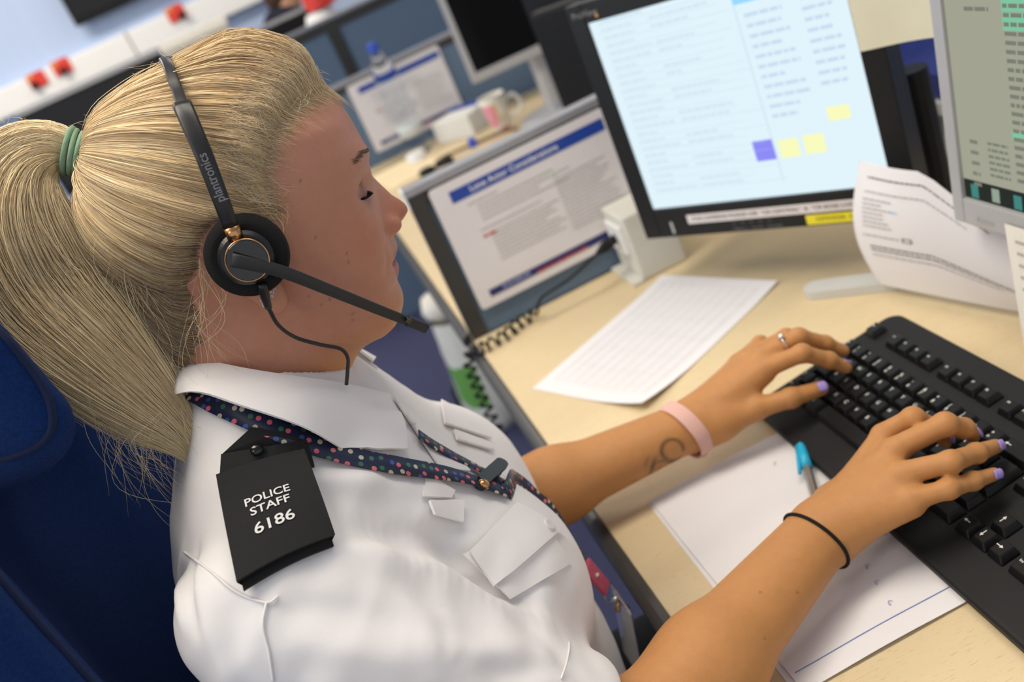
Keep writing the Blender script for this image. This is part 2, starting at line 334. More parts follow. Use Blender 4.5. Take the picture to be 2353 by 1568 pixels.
MB().box((.1, -.06, -.045), (.32, .12, -.0302), M=fr2, bev=.004).build('stand_base', M_black, t)
# mug
mb_ = np.array([.415, 1.287, 0.]); M_mug = mat('mug_cream', (.78, .74, .64), rough=.25, var=.04); M_pink = mat('mug_pink', (.75, .30, .38), rough=.3, var=.3, scale=25)
c = pz(1152, 300, 0.0) + np.array((.006, -.012, 0))
t = thing('mug', c, 'cream mug with pink pattern standing in front of the silver monitor', 'mug')
prof = [(0, 0), (.023, 0), (.025, .006), (.029, .03), (.035, .075), (.041, .104), (.0385, .104), (.0325, .075), (.0265, .03), (.022, .008), (0, .008)]
MB().lathe(prof, c, n=40).build('cup', M_mug, t, smooth=True)
hd = spline([c + np.array(v) for v in ((.033, -.012, .080), (.056, -.02, .086), (.069, -.026, .062), (.058, -.022, .036), (.028, -.010, .028))], 20)
MB().tube(hd, .0055, 10).build('handle', M_mug, t, smooth=True)
pm = MB()
def patch(a0, a1, z0, z1, n=8, m=0):
    for i in range(n):
        for j in range(4):
            A = [a0 + (a1 - a0) * (i + d) / n for d in (0, 1)]; Z = [z0 + (z1 - z0) * (j + d) / 4 for d in (0, 1)]
            R = lambda z: np.interp(z, (0, .006, .03, .075, .104), (.023, .025, .029, .035, .041)) + .0004
            P = lambda a, z: c + np.array((R(z) * math.cos(a), R(z) * math.sin(a), z))
            pm.quad(P(A[0], Z[0]), P(A[1], Z[0]), P(A[1], Z[1]), P(A[0], Z[1]), m)
patch(math.radians(185), math.radians(250), .020, .086); patch(math.radians(245), math.radians(300), .004, .014, m=1); patch(math.radians(251), math.radians(262), .03, .085, m=2)
pm.build('printed_pattern', [M_pink, M_redprint, mat('mug_ochre', (.62, .34, .12), .3)], t)
fm = MB()
for i in range(6):
    a = math.radians(278) + 0; R = .0308; u = np.array((-math.sin(a), math.cos(a), 0)); w = np.array((0, 0, 1)); n = np.array((math.cos(a), math.sin(a), 0))
    cc = c + n * (R + .0006) + w * .040 + (u * math.cos(i * 1.047) + w * math.sin(i * 1.047)) * .009
    ang = np.linspace(0, 2 * math.pi, 9)[:-1]; fm.add([cc + .0075 * (u * math.cos(g) + w * math.sin(g)) for g in ang], [list(range(8))])
fm.build('printed_flower', mat('flower_print', (.70, .60, .48), .3), t)
# bottle
c = pz(968, 352, 0.); top = py_(868, 92, c[1])[2]
t = thing('water_bottle', c, 'clear plastic water bottle with blue cap in front of the far notice', 'bottle')
H = top; M_pet = mat('clear_pet', (.90, .94, .97), rough=.05, trans=1., var=.01, ior=1.16, spec=1.)
prof = [(.0, .004), (.03, .0), (.036, .006)] + [(.0355 + .0012 * math.cos(z * 320), z) for z in np.linspace(.012, H - .125, 30)] + [(.036, H - .11), (.034, H - .085), (.026, H - .055), (.0155, H - .033), (.0125, H - .02), (.0125, H - .014)]
inn = [(max(r - .0012, 0), h) for r, h in prof][::-1]
MB().lathe(prof + [(0, H - .014)], c, n=40).build('body', M_pet, t, smooth=True)
MB().lathe([(.0, H - .026), (.0135, H - .026), (.0148, H - .022), (.0148, H - .004), (.0135, H), (0, H)], c, n=28).build('cap', mat('blue_cap', (.04, .09, .55), .35), t)
MB().lathe([(.0368, .06), (.037, .06), (.037, .10), (.0368, .10)], c, n=40).build('label_band', mat('bottle_label', (.70, .74, .72), .4, alpha=.75), t, smooth=True)
# white carton with blue edge
c1, c2 = pz(1010, 333, 0.), pz(1092, 311, 0.)
ex = unit(c2 - c1); ey = np.array([-ex[1], ex[0], 0]); Lc = np.linalg.norm(c2 - c1)
Mx = lambda V: c1 + np.asarray(V)[:, :1] * ex + np.asarray(V)[:, 1:2] * ey + np.asarray(V)[:, 2:] * np.array([0, 0, 1.])
t = thing('tissue_box', c1, 'white carton box with blue top edge beside the mug', 'box')
MB().box((0, 0, 0), (Lc, .11, .062), M=Mx, bev=.002).build('carton', mat('white_card', (.75, .74, .70), .6), t)
MB().box((.004, .10, .0625), (Lc - .004, .109, .072), M=Mx).build('blue_edge', M_blueprint, t)
# spiral notepad
c = pz(905, 405, 0.); t = thing('notepad', c, 'open spiral notepad lying at the far desk edge', 'notepad')
u = unit((1, .12, 0)); v = np.array([-u[1], u[0], 0]); Mx2 = lambda V: c + np.asarray(V)[:, :1] * u + np.asarray(V)[:, 1:2] * v + np.asarray(V)[:, 2:] * np.array([0, 0, 1.])
MB().box((-.05, -.16, .0002), (.12, .10, .006), M=Mx2).build('pages', mat('notepad_cream', (.80, .66, .42), .7), t)
sp = MB(); s_ = np.linspace(0, 1, 260); sp.tube(Mx2(np.stack([-.045 + .16 * s_, .104 + .006 * np.cos(s_ * 2 * math.pi * 20), .0075 + .0062 * np.sin(s_ * 2 * math.pi * 20)], 1)), .0009, 5); sp.build('spiral', M_dark, t)
# spare headset on the far desk
c = pz(1022, 376, 0.)
t = thing('spare_headset', c, 'black spare headset lying on the far desk before the white box', 'headset')
MB().lathe([(0, 0.0), (.024, 0.0), (.027, .006), (.024, .014), (0, .015)], c + np.array((.0, 0, .0002)), n=24).build('ear_cushion', M_black, t)
MB().lathe([(0, 0), (.022, 0), (.025, .006), (.022, .014), (0, .015)], c + np.array((-.055, -.02, .0002)), n=24).build('ear_cushion', M_black, t)
MB().tube(spline([c + np.array(v) for v in ((0, 0, .018), (.06, .02, .012), (.13, .03, .006), (.19, .015, .006), (.22, -.03, .006))], 24), .0045, 8).build('headband', mat('headband_brown', (.16, .10, .06), .5), t, smooth=True)
MB().tube(spline([c + np.array(v) for v in ((-.055, -.02, .017), (-.03, -.05, .012), (.02, -.06, .008))], 12), .004, 8).build('boom', M_black, t, smooth=True)
c = pz(962, 372, 0.); MBc = MB().lathe([(0, 0), (.03, 0), (.031, .018), (.027, .03), (0, .031)], c, n=24)
o = MBc.build('white_pot', M_white, None, False, c); tag(o, 'small white round pot beside the spare headset', 'pot')
c = pz(1083, 322, 0.02); o = MB().lathe([(0, 0), (.012, 0), (.012, .02), (.008, .026), (0, .027)], (c[0], c[1], 0.0002), n=20).build('blue_bottle_top', mat('blue_cap', (.04, .09, .55), .35), None, False, (c[0], c[1], 0)); tag(o, 'small blue bottle top on the far desk before the white box', 'bottle top')
# ------------------------------------------------------------------ back bay: black monitors, cream box, seated person, red carton
YB = 2.9
a = py_(45, 278, YB); b = py_(362, 112, YB)
zt = (a[2] + b[2]) / 2
t = thing('desk', ((a[0] + b[0]) / 2, YB + .25, FLOOR), 'plain desk below the trunking, carrying the wide black monitor', 'desk')
MB().box((-2.2, YB - .35, -.025), (-.125, YB + .18, 0.)).build('desk_top', M_wood, t)
for xx in (-2.15, -.17): MB().box((xx, YB - .3, FLOOR), (xx + .03, YB + .15, -.0252)).build('leg_panel', M_grey, t)
t = thing('wide_monitor', ((a[0] + b[0]) / 2, YB, 0), 'wide black monitor with thin silver top edge below the trunking', 'monitor')
MB().box((a[0], YB, zt - .36), (b[0], YB + .04, zt), bev=.003).build('casing', M_black, t)
MB().box((a[0], YB + .001, zt + .0002), (b[0], YB + .039, zt + .012)).build('silver_top_edge', M_silver, t)
MB().box((a[0] + .015, YB - .003, zt - .325), (b[0] - .015, YB - .0002, zt - .012)).build('display', M_screenoff, t)
xm = (a[0] + b[0]) / 2
MB().box((xm - .05, YB + .0402, .014), (xm + .05, YB + .07, zt - .1)).build('stand_post', M_black, t); MB().box((xm - .14, YB - .06, 0.0002), (xm + .14, YB + .14, .0138)).build('stand_base', M_black, t)
a = py_(366, 104, YB - .12); b = py_(512, 40, YB - .12)
t = thing('storage_box', ((a[0] + b[0]) / 2, YB, 0), 'cream cardboard storage box beside the wide black monitor', 'box')
zt = (a[2] + b[2]) / 2
MB().box((a[0], YB - .12, 0.0002), (b[0], YB + .16, zt - .03)).build('box_body', M_cream, t); MB().box((a[0] - .006, YB - .126, zt - .0298), (b[0] + .006, YB + .166, zt)).build('lid', mat('cream_lid', (.84, .80, .70), .6), t)
# small black monitor in front of the seated person and red carton on the tall partition's far side
a = py_(590, 92, 2.6); b = py_(712, 40, 2.6)
t = thing('computer_monitor', ((a[0] + b[0]) / 2, 2.62, 0), 'dark monitor with grey top behind the tall partition', 'monitor')
zt = (py_(600, 62, 2.6)[2] + py_(700, 14, 2.6)[2]) / 2
MB().box((a[0] - .05, 2.6, zt - .33), (b[0], 2.64, zt - .014), bev=.003).build('casing', M_black, t); MB().box((a[0] - .05, 2.601, zt - .0138), (b[0], 2.639, zt)).build('grey_top_edge', M_silver, t)
xm = (a[0] + b[0]) / 2; MB().box((xm - .05, 2.6402, .014), (xm + .05, 2.67, zt - .1)).build('stand_post', M_black, t); MB().box((xm - .14, 2.56, .0002), (xm + .14, 2.74, .0138)).build('stand_base', M_black, t)
t = thing('desk', (.9, 2.75, FLOOR), 'plain desk behind the tall partition, carrying the dark monitor', 'desk')
MB().box((.58, 2.285, -.025), (1.5, 3.6, 0)).build('desk_top', M_wood, t)
MB().box((-.115, 2.285, -.025), (.575, 2.78, 0)).build('desk_return', M_wood, t)
for xx in (.62, 1.45): MB().box((xx, 2.32, FLOOR), (xx + .03, 3.5, -.0252)).build('leg_panel', M_grey, t)
a = py_(752, 22, 2.45)
t = thing('tall_container', (a[0] - .03, 2.45, .0), 'tall red and white container standing behind the tall partition', 'container')
c0 = np.array((a[0] - .035, 2.42, 0.0002)); zz = a[2]
MB().lathe([(0, 0), (.06, 0), (.065, zz - .02), (.05, zz + .01), (0, zz + .012)], c0, n=28).build('white_body', M_white, t)
MB().lathe([(.03, zz + .0122), (.06, zz + .02), (.062, zz + .11), (0, zz + .12)], c0 + np.array((.022, 0.0, 0)), n=28).build('red_top', M_red, t)
# white carrier bag with green print on the floor under the far desk, floor outlets
c = np.array([.05, 1.13, FLOOR]); t = thing('carrier_bag', c, 'white carrier bag with green print on the carpet under the far desk', 'bag')
n = 36; V = []; F = []; hs = np.linspace(0, 1, 12); rb = random.Random(5)
for j, h in enumerate(hs):
    for i in range(n):
        a = 2 * math.pi * i / n; r = .105 * (1 - .25 * h ** 2) * (1 + .05 * math.sin(5 * a + 3 * h) + .03 * math.sin(11 * a + 7 * h) + rb.uniform(-.02, .02)) * (.9 + .1 * min(1, h * 6))
        V.append(c + np.array((r * math.cos(a) * .8, r * 1.15 * math.sin(a), .0005 + .36 * h)))
F = [(j * n + i, j * n + (i + 1) % n, (j + 1) * n + (i + 1) % n, (j + 1) * n + i) for j in range(11) for i in range(n)] + [list(range(n))[::-1]]
mi = [1 if (2 < f // n < 7 and (16 < f % n < 26)) else 0 for f in range(11 * n)] + [0]
o = obj('bag_body', V, F, [mat('white_bag', (.66, .65, .60), .45), mat('green_bag_print', (.13, .33, .07), .45)], t, True, mi)
MB().lathe([(0, -.05), (.05, -.04), (.062, 0), (.05, .035), (0, .05)], c + np.array((-.01, .05, .375)), n=20).build('crumpled_paper', mat('crumpled_white', (.80, .76, .68), .7), t, smooth=True)
for k, (px, py) in enumerate(((978, 690), (1066, 925))):
    c = pz(px, py, FLOOR); d = unit(pz(px + 12, py + 28, FLOOR) - c); o = MB(); e = np.array((-d[1], d[0], 0)); L = .09 if k else .12
    o.add([c + d * L * sx + e * .022 * sy + np.array((0, 0, zz)) for zz in (.0005, .02) for sx, sy in ((-1, -1), (1, -1), (1, 1), (-1, 1))], [(0, 3, 2, 1), (4, 5, 6, 7), (0, 1, 5, 4), (1, 2, 6, 5), (2, 3, 7, 6), (3, 0, 4, 7)])
    tag(o.build('floor_outlet', M_black, None, False, c), ['black slot outlet in the blue carpet near the chin of the seated woman', 'black slot outlet in the blue carpet beside the carrier bag'][k], 'outlet', 'floor outlets')
# ------------------------------------------------------------------ main monitors
M_lit = emis('screen_lit', (.78, .93, 1.0), 1.0); M_ui_line = emis('ui_line', (.68, .84, .94), .97); M_ui_pale = emis('ui_pale', (.62, .78, .94), .96)
M_ui_blue = emis('ui_blue', (.28, .27, .95), 1.0); M_ui_sky = emis('ui_sky', (.30, .66, 1.), 1.1); M_ui_yel = emis('ui_yellow', (.93, .95, .50), 1.05); M_ui_navy = emis('ui_navy', (.05, .04, .30), 1.)
O1 = np.array([.296, -.175, .1296]); yaw1, tl1 = -.9657, .0142
M_mon = mat('monitor_black', (.013, .013, .013), rough=.42, var=.1, spec=.28)
t, fr1, disp = mon('computer_monitor', O1, yaw1, tl1, .338, .270, (.026, .028, .027, .044), 'black framed monitor with bright white form on its screen', M_mon, M_lit, depth=.05, foot=False)
P_ = fr1(np.array([(.345, .10, -.10)]))[0]; MB().tube([P_, (P_[0], P_[1], .0152)], .02, 14).build('stand_post', M_mon, t); MB().lathe([(0, 0), (.06, 0), (.06, .008), (.05, .013), (0, .015)], (P_[0], P_[1], .0002), n=32).build('stand_base', M_mon, t)
r = random.Random(8); W1, H1 = .338, .27
def pr(fr, R, z=.0004):
    m = MB()
    for x, y, w, h in R: m.add(fr(np.array([(x, y, z), (x + w, y, z), (x + w, y + h, z), (x, y + h, z)])), [(0, 1, 2, 3)])
    return m
R = []
for i in range(24):
    y = .262 - i * .0104
    R.append((.012, y, r.uniform(.15, .2), .0007))
    R += words(.016, y + .003, r.uniform(.03, .07), .0032, r)
    if i % 3: R += words(.09, y + .003, r.uniform(.02, .09), .0032, r)
pr(fr1, R).build('form_lines', M_ui_line, disp)['kind'] = 'stuff'
R = [(.205, .02, .0012, .24)] + [x for i in range(11) for x in words(.215, .228 - i * .0125, r.uniform(.03, .055), .0042, r)] + [x for i in range(9) for x in words(.285, .232 - i * .0125, r.uniform(.025, .04), .0042, r)]
pr(fr1, R).build('form_columns', M_ui_pale, disp)['kind'] = 'stuff'
for q_ in [(.205, .2445, .05, .009), (.265, .2445, .025, .009), (.30, .246, .024, .009)]: pr(fr1, [q_]).build('sky_blue_bar', M_ui_sky, disp)
pr(fr1, [(.205, .262, .03, .008)]).build('navy_title', M_ui_navy, disp)
pr(fr1, [(.178, .050, .027, .027)]).build('violet_button', M_ui_blue, disp)
for q_ in [(.212, .050, .026, .024), (.245, .051, .026, .024), (.283, .088, .027, .017)]: pr(fr1, [q_]).build('yellow_button', M_ui_yel, disp)
m = pr(fr1, [(.052, -.0255, .258, .0135)], .0046); st = m.build('label_strip', mat('label_white', (.72, .67, .66), .5), t)
def ptext(fr, s, x, y, size, mt, par, name, z=.0052, bold=0., w=None):
    V, F = text2d(s, size, 'LEFT', bold)
    if w: V = V * np.array([w / (V[:, 0].max() - V[:, 0].min()), 1])
    q = np.concatenate([V + np.array([x, y]), np.full((len(V), 1), z)], 1); m = MB(); m.add(fr(q), F); return m.build(name, mt, par)
ptext(fr1, 'FOR CAMERAS PLEASE USE  "CR CENTRAL"  &  "CR BOSE LODGE"', .06, -.0185, .008, M_black_ink, st, 'label_text', w=.242)
m = pr(fr1, [(.223, -.0415, .10, .0135)], .0046); st = m.build('yellow_strip', mat('label_yellow', (.80, .70, .03), .5), t)
ptext(fr1, 'DEFENDER  DESK', .236, -.0345, .008, mat('olive_ink', (.25, .21, .02), .6), st, 'label_text')
ptext(fr1, '- MENU +   AUTO    POWER', .115, -.039, .006, mat('grey_label', (.16, .16, .16), .5), t, 'button_text')
pr(fr1, [(.157, -.0315, .004, .003)], .0046).build('power_light', emis('green_led', (.25, .8, .05), .8), t)
pr(fr1, [(.022, -.038, .004, .018)], .0046).build('emblem', M_silver, t)
ptext(fr1, 'ProView', -.018, .283, .012, mat('grey_logo', (.18, .17, .17), .5), t, 'maker_mark', bold=.01)
pr(fr1, [(.018, .2755, .004, .004)], .0046).build('orange_mark', mat('orange_mark', (.62, .30, .05), .5), t)
for i in range(5): pr(fr1, [(.118 + i * .013, -.0325, .006, .0045)], .0047).build('button', M_dark, t)
# cream note taped on the monitor's right edge
m = MB()
for i in range(8):
    for a_, b_ in ((0, 1),):
        x0, x1 = .3405 + i * .014, .3405 + (i + 1) * .014; zf = lambda x: .0046 + .9 * (x - .35) ** 2 + .002 * math.sin(60 * x)
        m.add(fr1(np.array([(x0, .163, zf(x0)), (x1, .163, zf(x1)), (x1, .33, zf(x1)), (x0, .33, zf(x0))])), [(0, 1, 2, 3)])
        m.add(fr1(np.array([(x0, .163, zf(x0) + .0006), (x1, .163, zf(x1) + .0006), (x1, .33, zf(x1) + .0006), (x0, .33, zf(x0) + .0006)])), [(0, 1, 2, 3)])
cc = fr1(np.array([(.36, .163, .005)]))[0]
tag(m.build('paper_note', mat('cream_paper', (.74, .70, .52), .7), None, False, cc), 'cream paper note hanging off the right side of the bright monitor', 'note')
# second monitor, silver
M_scr2 = emis('screen_olive', (.60, .61, .47), .62); M_t2 = emis('screen_text', (.33, .35, .28), .62); M_g2 = emis('screen_green', (.27, .72, .47), .8); M_o2 = emis('screen_orange', (.80, .40, .16), .75); M_pale2 = emis('screen_pale', (.74, .76, .53), .7); M_task = emis('task_bar', (.05, .06, .05), .5); M_ic = emis('task_icon', (.5, .62, .5), .6); M_ic2 = emis('task_icon_teal', (.1, .4, .36), .6)
O2 = np.array([.462, -.616, .160]); yaw2, tl2 = -1.5844, .0996
t, fr2m, disp = mon('computer_monitor', O2, yaw2, tl2, .338, .270, (.0155, .0155, .0155, .027), 'silver framed monitor with olive text screen at the right edge', M_silver, M_scr2, foot=False, depth=.05)
r = random.Random(12); _f2 = fr2m
def fr2m(V): V = np.array(V, float); V[:, :2] *= .898; return _f2(V)
pr(fr2m, [(0.001, .001, .374, .022)]).build('task_bar', M_task, disp)
for i in range(10): pr(fr2m, [(.012 + .032 * i, .003 + .001 * (i % 2), .0115, .0155)], .0008).build('task_icon', (M_ic2, M_ic)[i % 2], disp)
pr(fr2m, [(.012, .252, .03, .008)]).build('orange_tab', M_o2, disp); pr(fr2m, [(.052, .250, .30, .009)]).build('pale_bar', M_pale2, disp)
G = [(.082, .206, .28, .017), (.082, .188, .28, .017), (.082, .078, .28, .010)]; 
for q_ in G: pr(fr2m, [q_]).build('green_row', M_g2, disp)
R = []
for i in range(24):
    y = .236 - i * .0088; R += words(.084, y, .27, .0040, r)
R += words(.03, .206, .035, .004, r)
for i in range(6): R += words(.045, .068 - i * .007, .03, .003, r)
for i in range(5): R += words(.018, .066 - i * .012, .012, .004, r)
pr(fr2m, R, .0008).build('text_rows', M_t2, disp)['kind'] = 'stuff'
ptext(fr2m, 'Radiant', .02, -.020, .009, M_grey, t, 'maker_mark')
pr(fr2m, [(.10, -.016, .012, .003), (.125, -.016, .012, .003)], .0046).build('button', M_grey, t)
# its stand: hub and post behind the document, arm to the screen, flat foot showing at the left
M_foot = mat('pale_grey_stand', (.60, .60, .56), rough=.45, var=.04)
HB = np.array((.572, -.545, 0))
MB().box((HB[0] - .02, HB[1] - .02, .0122), (HB[0] + .02, HB[1] + .02, .30), bev=.004).build('stand_post', M_foot, t)
A = _f2(np.array([[.169, .14, -.0855]]))[0]
m = MB(); m.tube([HB + np.array((0, 0, .27)), np.array((A[0] + .03, A[1], .27)), A + np.array((.0, 0, 0))], .016, 12); m.build('stand_arm', M_foot, t)
def foot(P, Q, w):
    P, Q = np.array(P), np.array(Q); d = unit(Q - P); e = np.array((-d[1], d[0], 0)); poly = []
    for c_, s_ in ((Q, 1), (P, -1)):
        for a_ in np.linspace(-math.pi / 2, math.pi / 2, 9): poly.append(c_ + s_ * (d * math.cos(a_) + e * math.sin(a_)) * w)
    b = MB(); b.prism([p + np.array((0, 0, .0005)) for p in poly], (0, 0, .0115)); b.build('stand_foot', M_foot, t)
foot((.400, -.374, 0), HB, .016); foot((.60, -.85, 0), HB + np.array((.012, -.03, 0)), .016)
# beige page hung on its lower bezel
m = MB(); P0 = at(2277, 517, 1.005); P1 = at(2420, 552, .955); Pd = at(2353, 648, .985) - at(2277, 517, 1.005)
u_ = unit(fr2m(np.array([(1, 0, 0.)]))[0] - fr2m(np.array([(0, 0, 0.)]))[0]); T0 = _f2(np.array([(.060, -.012, .0065)]))[0]; dn = unit(np.array((-.35, -.12, -1.)))
Wp, Hp = .21, .115
def pg(x, y): return T0 + u_ * (x + .28 * y) + dn * y + np.array((-.04 * (y / Hp) ** 2, 0, 0)) * 0
N_ = 8
for j in range(N_): m.quad(pg(0, Hp * j / N_), pg(0, Hp * (j + 1) / N_), pg(Wp, Hp * (j + 1) / N_), pg(Wp, Hp * j / N_))
nrm = unit(np.cross(u_, dn)); nrm = nrm if nrm @ (CAM_P - T0) > 0 else -nrm
o = thing('paper_page', T0, 'beige printed page hanging from the lower edge of the silver monitor', 'page')
m.build('sheet', mat('beige_paper', (.72, .68, .60), .7), o)
m = MB(); r = random.Random(2)
for i in range(9): rects(m, T0 + nrm * .0006 + dn * (.012 + .0105 * i) + u_ * (.012 + .28 * (.012 + .0105 * i)), u_, dn, words(0, 0, .17, .003, r))
m.build('print', M_ink, o)['kind'] = 'stuff'
# ------------------------------------------------------------------ curled document standing before the silver monitor
BL, BR = pz(2008, 636, 0.0125), pz(2353, 708, 0.0125); d = unit(BR - BL); nb = np.array((d[1], -d[0], 0)); nb = nb if nb[0] > 0 else -nb; BL = BL - nb * .012 + d * .022; BR = BR - nb * .012 + d * .022
S = []
for s in np.linspace(0, 1, 15):   # profile: rises, bulges toward the viewer, tips back
    z = .158 * s; off = -.010 * math.sin(math.pi * s); S.append((off, z))
def cp(x, s):
    i = s * 14; k = min(int(i), 13); f_ = i - k; o_ = S[k][0] * (1 - f_) + S[k + 1][0] * f_; z = S[k][1] * (1 - f_) + S[k + 1][1] * f_
    side = -.012 * math.sin(math.pi * min(1, s * 1.05)) * max(0, 1 - x / .12)
    return BL + d * (x + side) + nb * (o_ + .014 * s ** 2 * (.1 + .9 * math.exp(-(x / .05) ** 2)) + .012 * (x / .297) ** 2) + np.array((0, 0, z * (1 - .62 * min(1, max(0, (x - .10) / .12)))))
doc = thing('printed_document', BL, 'curled white printed document standing on the desk before the silver monitor', 'document')
V = [cp(.297 * i / 16, j / 14) for j in range(15) for i in range(17)]; F = [(j * 17 + i, j * 17 + i + 1, (j + 1) * 17 + i + 1, (j + 1) * 17 + i) for j in range(14) for i in range(16)]
obj('sheet', V, F, M_paper, doc, True)
m = MB(); m2 = MB(); r = random.Random(21)
def cword(mm, x, s, w, h):
    q = []
    for xx, ss in ((x, s), (x + w, s), (x + w, s + h), (x, s + h)):
        P_ = cp(xx, min(max(ss, 0), .999)); q.append(P_ - nb * .0009 + np.array((0, 0, .0003)))
    mm.add(q, [(0, 1, 2, 3)])
for x, s, w, bold in [(.018, .90, .15, 1), (.016, .80, .13, 0)] + [(.014, .745 - .034 * i, random.Random(i).uniform(.025, .045), 0) for i in range(7)] + [(.012, .465, .05, 0)] + [(.018, .375, .25, 1), (.018, .345, .245, 1), (.018, .30, .16, 0)]:
    for (a_, b_, c_, e_) in words(x, s, w, .0022, r): cword(m2 if bold else m, a_, b_, c_, .010)
m.build('print', M_ink, doc)['kind'] = 'stuff'; m2.build('bold_print', M_black_ink, doc)['kind'] = 'stuff'
m = MB()
for a_, b_, c_, e_ in ((.066, .455, .012, .006), (.066, .485, .012, .006), (.066, .455, .0016, .036), (.0765, .455, .0016, .036)): cword(m, a_, b_, c_, e_)
m.build('tick_box', M_black_ink, doc)
m = MB(); cword(m, .052, .675, .012, .012); m.build('blue_mark', mat('pale_blue_ink', (.35, .55, .8), .7), doc)
# grey letter tray with blue folders between the monitors
c = at(2095, 200, 1.62); c = np.array((.86, .03, 0)); 
t = thing('letter_tray', (.80, -.10, 0), 'grey letter tray seen in the gap between the two monitors', 'tray')
q = MB(); q.box((.70, -.31, .0002), (.88, -.02, .012)); q.box((.70, -.31, .094), (.88, -.02, .112)); q.box((.862, -.31, .0122), (.88, -.02, .0938)); q.box((.70, -.031, .0122), (.862, -.02, .0938)); q.build('shelves', M_grey, t)
o = MB().box((.71, -.30, .1124), (.87, -.06, .150), bev=.002).build('blue_folder', mat('blue_card', (.015, .025, .16), .5), None, False, (.79, -.18, .1124)); tag(o, 'dark blue folder lying on top of the grey letter tray', 'folder')
o = MB().box((.715, -.30, .0122), (.85, -.08, .030), bev=.001).build('paper_stack', M_paper, None, False, (.78, -.19, .0122)); tag(o, 'stack of white paper in the bottom of the grey letter tray', 'paper stack')
# ------------------------------------------------------------------ papers, pen
def sheet(name, x, y, th, w, h, z, label, curl=None, nx=14, ny=10):
    c, s = math.cos(th), math.sin(th); t = thing(name, (x, y, z), label, 'paper')
    def f(u, v, dz=0): return np.array((x + c * u - s * v, y + s * u + c * v, z + dz + (curl(u, v) if curl else 0)))
    V = [f(w * i / nx, h * j / ny) for j in range(ny + 1) for i in range(nx + 1)]; F = [(j * (nx + 1) + i, j * (nx + 1) + i + 1, (j + 1) * (nx + 1) + i + 1, (j + 1) * (nx + 1) + i) for j in range(ny) for i in range(nx)]
    if h < 0: F = [g[::-1] for g in F]
    obj('sheet', V, F, M_paper, t, True); return t, f
tA, fA = sheet('printed_sheet', .0266, -.2429, .4588, .297, -.21, .0009, 'white printed table sheet lying alone on the desk before the bright monitor', lambda u, v: .012 * max(0, (-v - .10) / .11) ** 2 * max(0, 1 - u / .12) ** 2 + .0035 * max(0, (u - .22) / .08) ** 2)
m = MB(); r = random.Random(31)
def fw(f, mm, x, y, w, h, dz=.0003):
    if w > .025:
        n_ = int(w / .02) + 1
        for i_ in range(n_): fw(f, mm, x + w * i_ / n_, y, w / n_, h, dz)
        return
    if abs(h) > .025:
        n_ = int(abs(h) / .02) + 1
        for i_ in range(n_): fw(f, mm, x, y + h * i_ / n_, w, h / n_, dz)
        return
    mm.add([f(x, y, dz), f(x + w, y, dz), f(x + w, y + h, dz), f(x, y + h, dz)], [(0, 1, 2, 3)])
for i in range(20):
    fw(fA, m, .025, -.018 - i * .0092, .255, -.0004)
    if i % 2 == 0:
        for a_, b_, c_, e_ in words(.028, -.021 - i * .0092, .25, .0020, r): fw(fA, m, a_, b_, c_, -.0018)
for i in range(7): fw(fA, m, .025 + i * .0424, -.018, .0004, -.175)
m.build('table_print', mat('faint_ink', (.66, .65, .67), .8), tA)['kind'] = 'stuff'
tB, fB = sheet('note_sheet', .0529, -.5943, -.0107, .21, -.303, .0021, 'white sheet with ruled blue line under the woman\'s right wrist', lambda u, v: .0015 * math.sin(u * 20) ** 2)
m = MB(); fw(fB, m, .004, -.283, .205, -.0009); m.build('ruled_blue_line', mat('blue_ink', (.09, .15, .45), .7), tB)
m = MB(); r = random.Random(5)
for u0, v0 in ((.125, -.045), (.11, -.225), (.105, -.245), (.10, -.27), (.15, -.21), (.145, -.20)):
    P_ = [fB(u0 + .0024 * math.cos(a_) * (1 - a_ / 9), v0 + .0024 * math.sin(a_ * 1.3), .0005) for a_ in np.linspace(0, 5, 14)]; m.tube(P_, .00018, 4)
m.build('pen_scribbles', MATS['blue_ink'], tB)['kind'] = 'stuff'
c_, s_ = math.cos(-.0107), math.sin(-.0107)
tC, fC = sheet('note_sheet', .0495, -.5972, -.018, .21, -.297, .0006, 'lower white sheet peeping out beneath the ruled sheet', None)
# ballpoint pen with blue cap
ptip, pend = pz(1838, 1018, .012), pz(1866, 1116, .0108); dpen = unit(pend - ptip)
t = thing('ballpoint_pen', ptip, 'clear ballpoint pen with bright blue cap on the ruled sheet', 'pen')
M_cap = mat('cyan_cap', (.02, .42, .68), rough=.35, var=.05)
L_ = np.linspace(0, 1, 12)
MB().tube([ptip + dpen * v for v in (0, .003, .008, .02, .042)], [.0012, .0032, .0043, .0052, .0056], 14).build('cap', M_cap, t, smooth=True)
up_ = unit(np.cross(dpen, np.cross((0, 0, 1.), dpen))); side = np.cross(dpen, up_)
MB().tube([ptip + dpen * .006 + side * .004 + up_ * .002, ptip + dpen * .05 + side * .0078 + up_ * .002], [.0016, .0018], 8).build('cap_clip', M_cap, t, smooth=True)
MB().tube([ptip + dpen * .0422, ptip + dpen * .145], .0041, 6).build('barrel', mat('smoke_barrel', (.20, .17, .15), rough=.15, var=.1), t)
MB().tube([ptip + dpen * .1452, ptip + dpen * .149], .0044, 10).build('end_plug', M_cap, t)
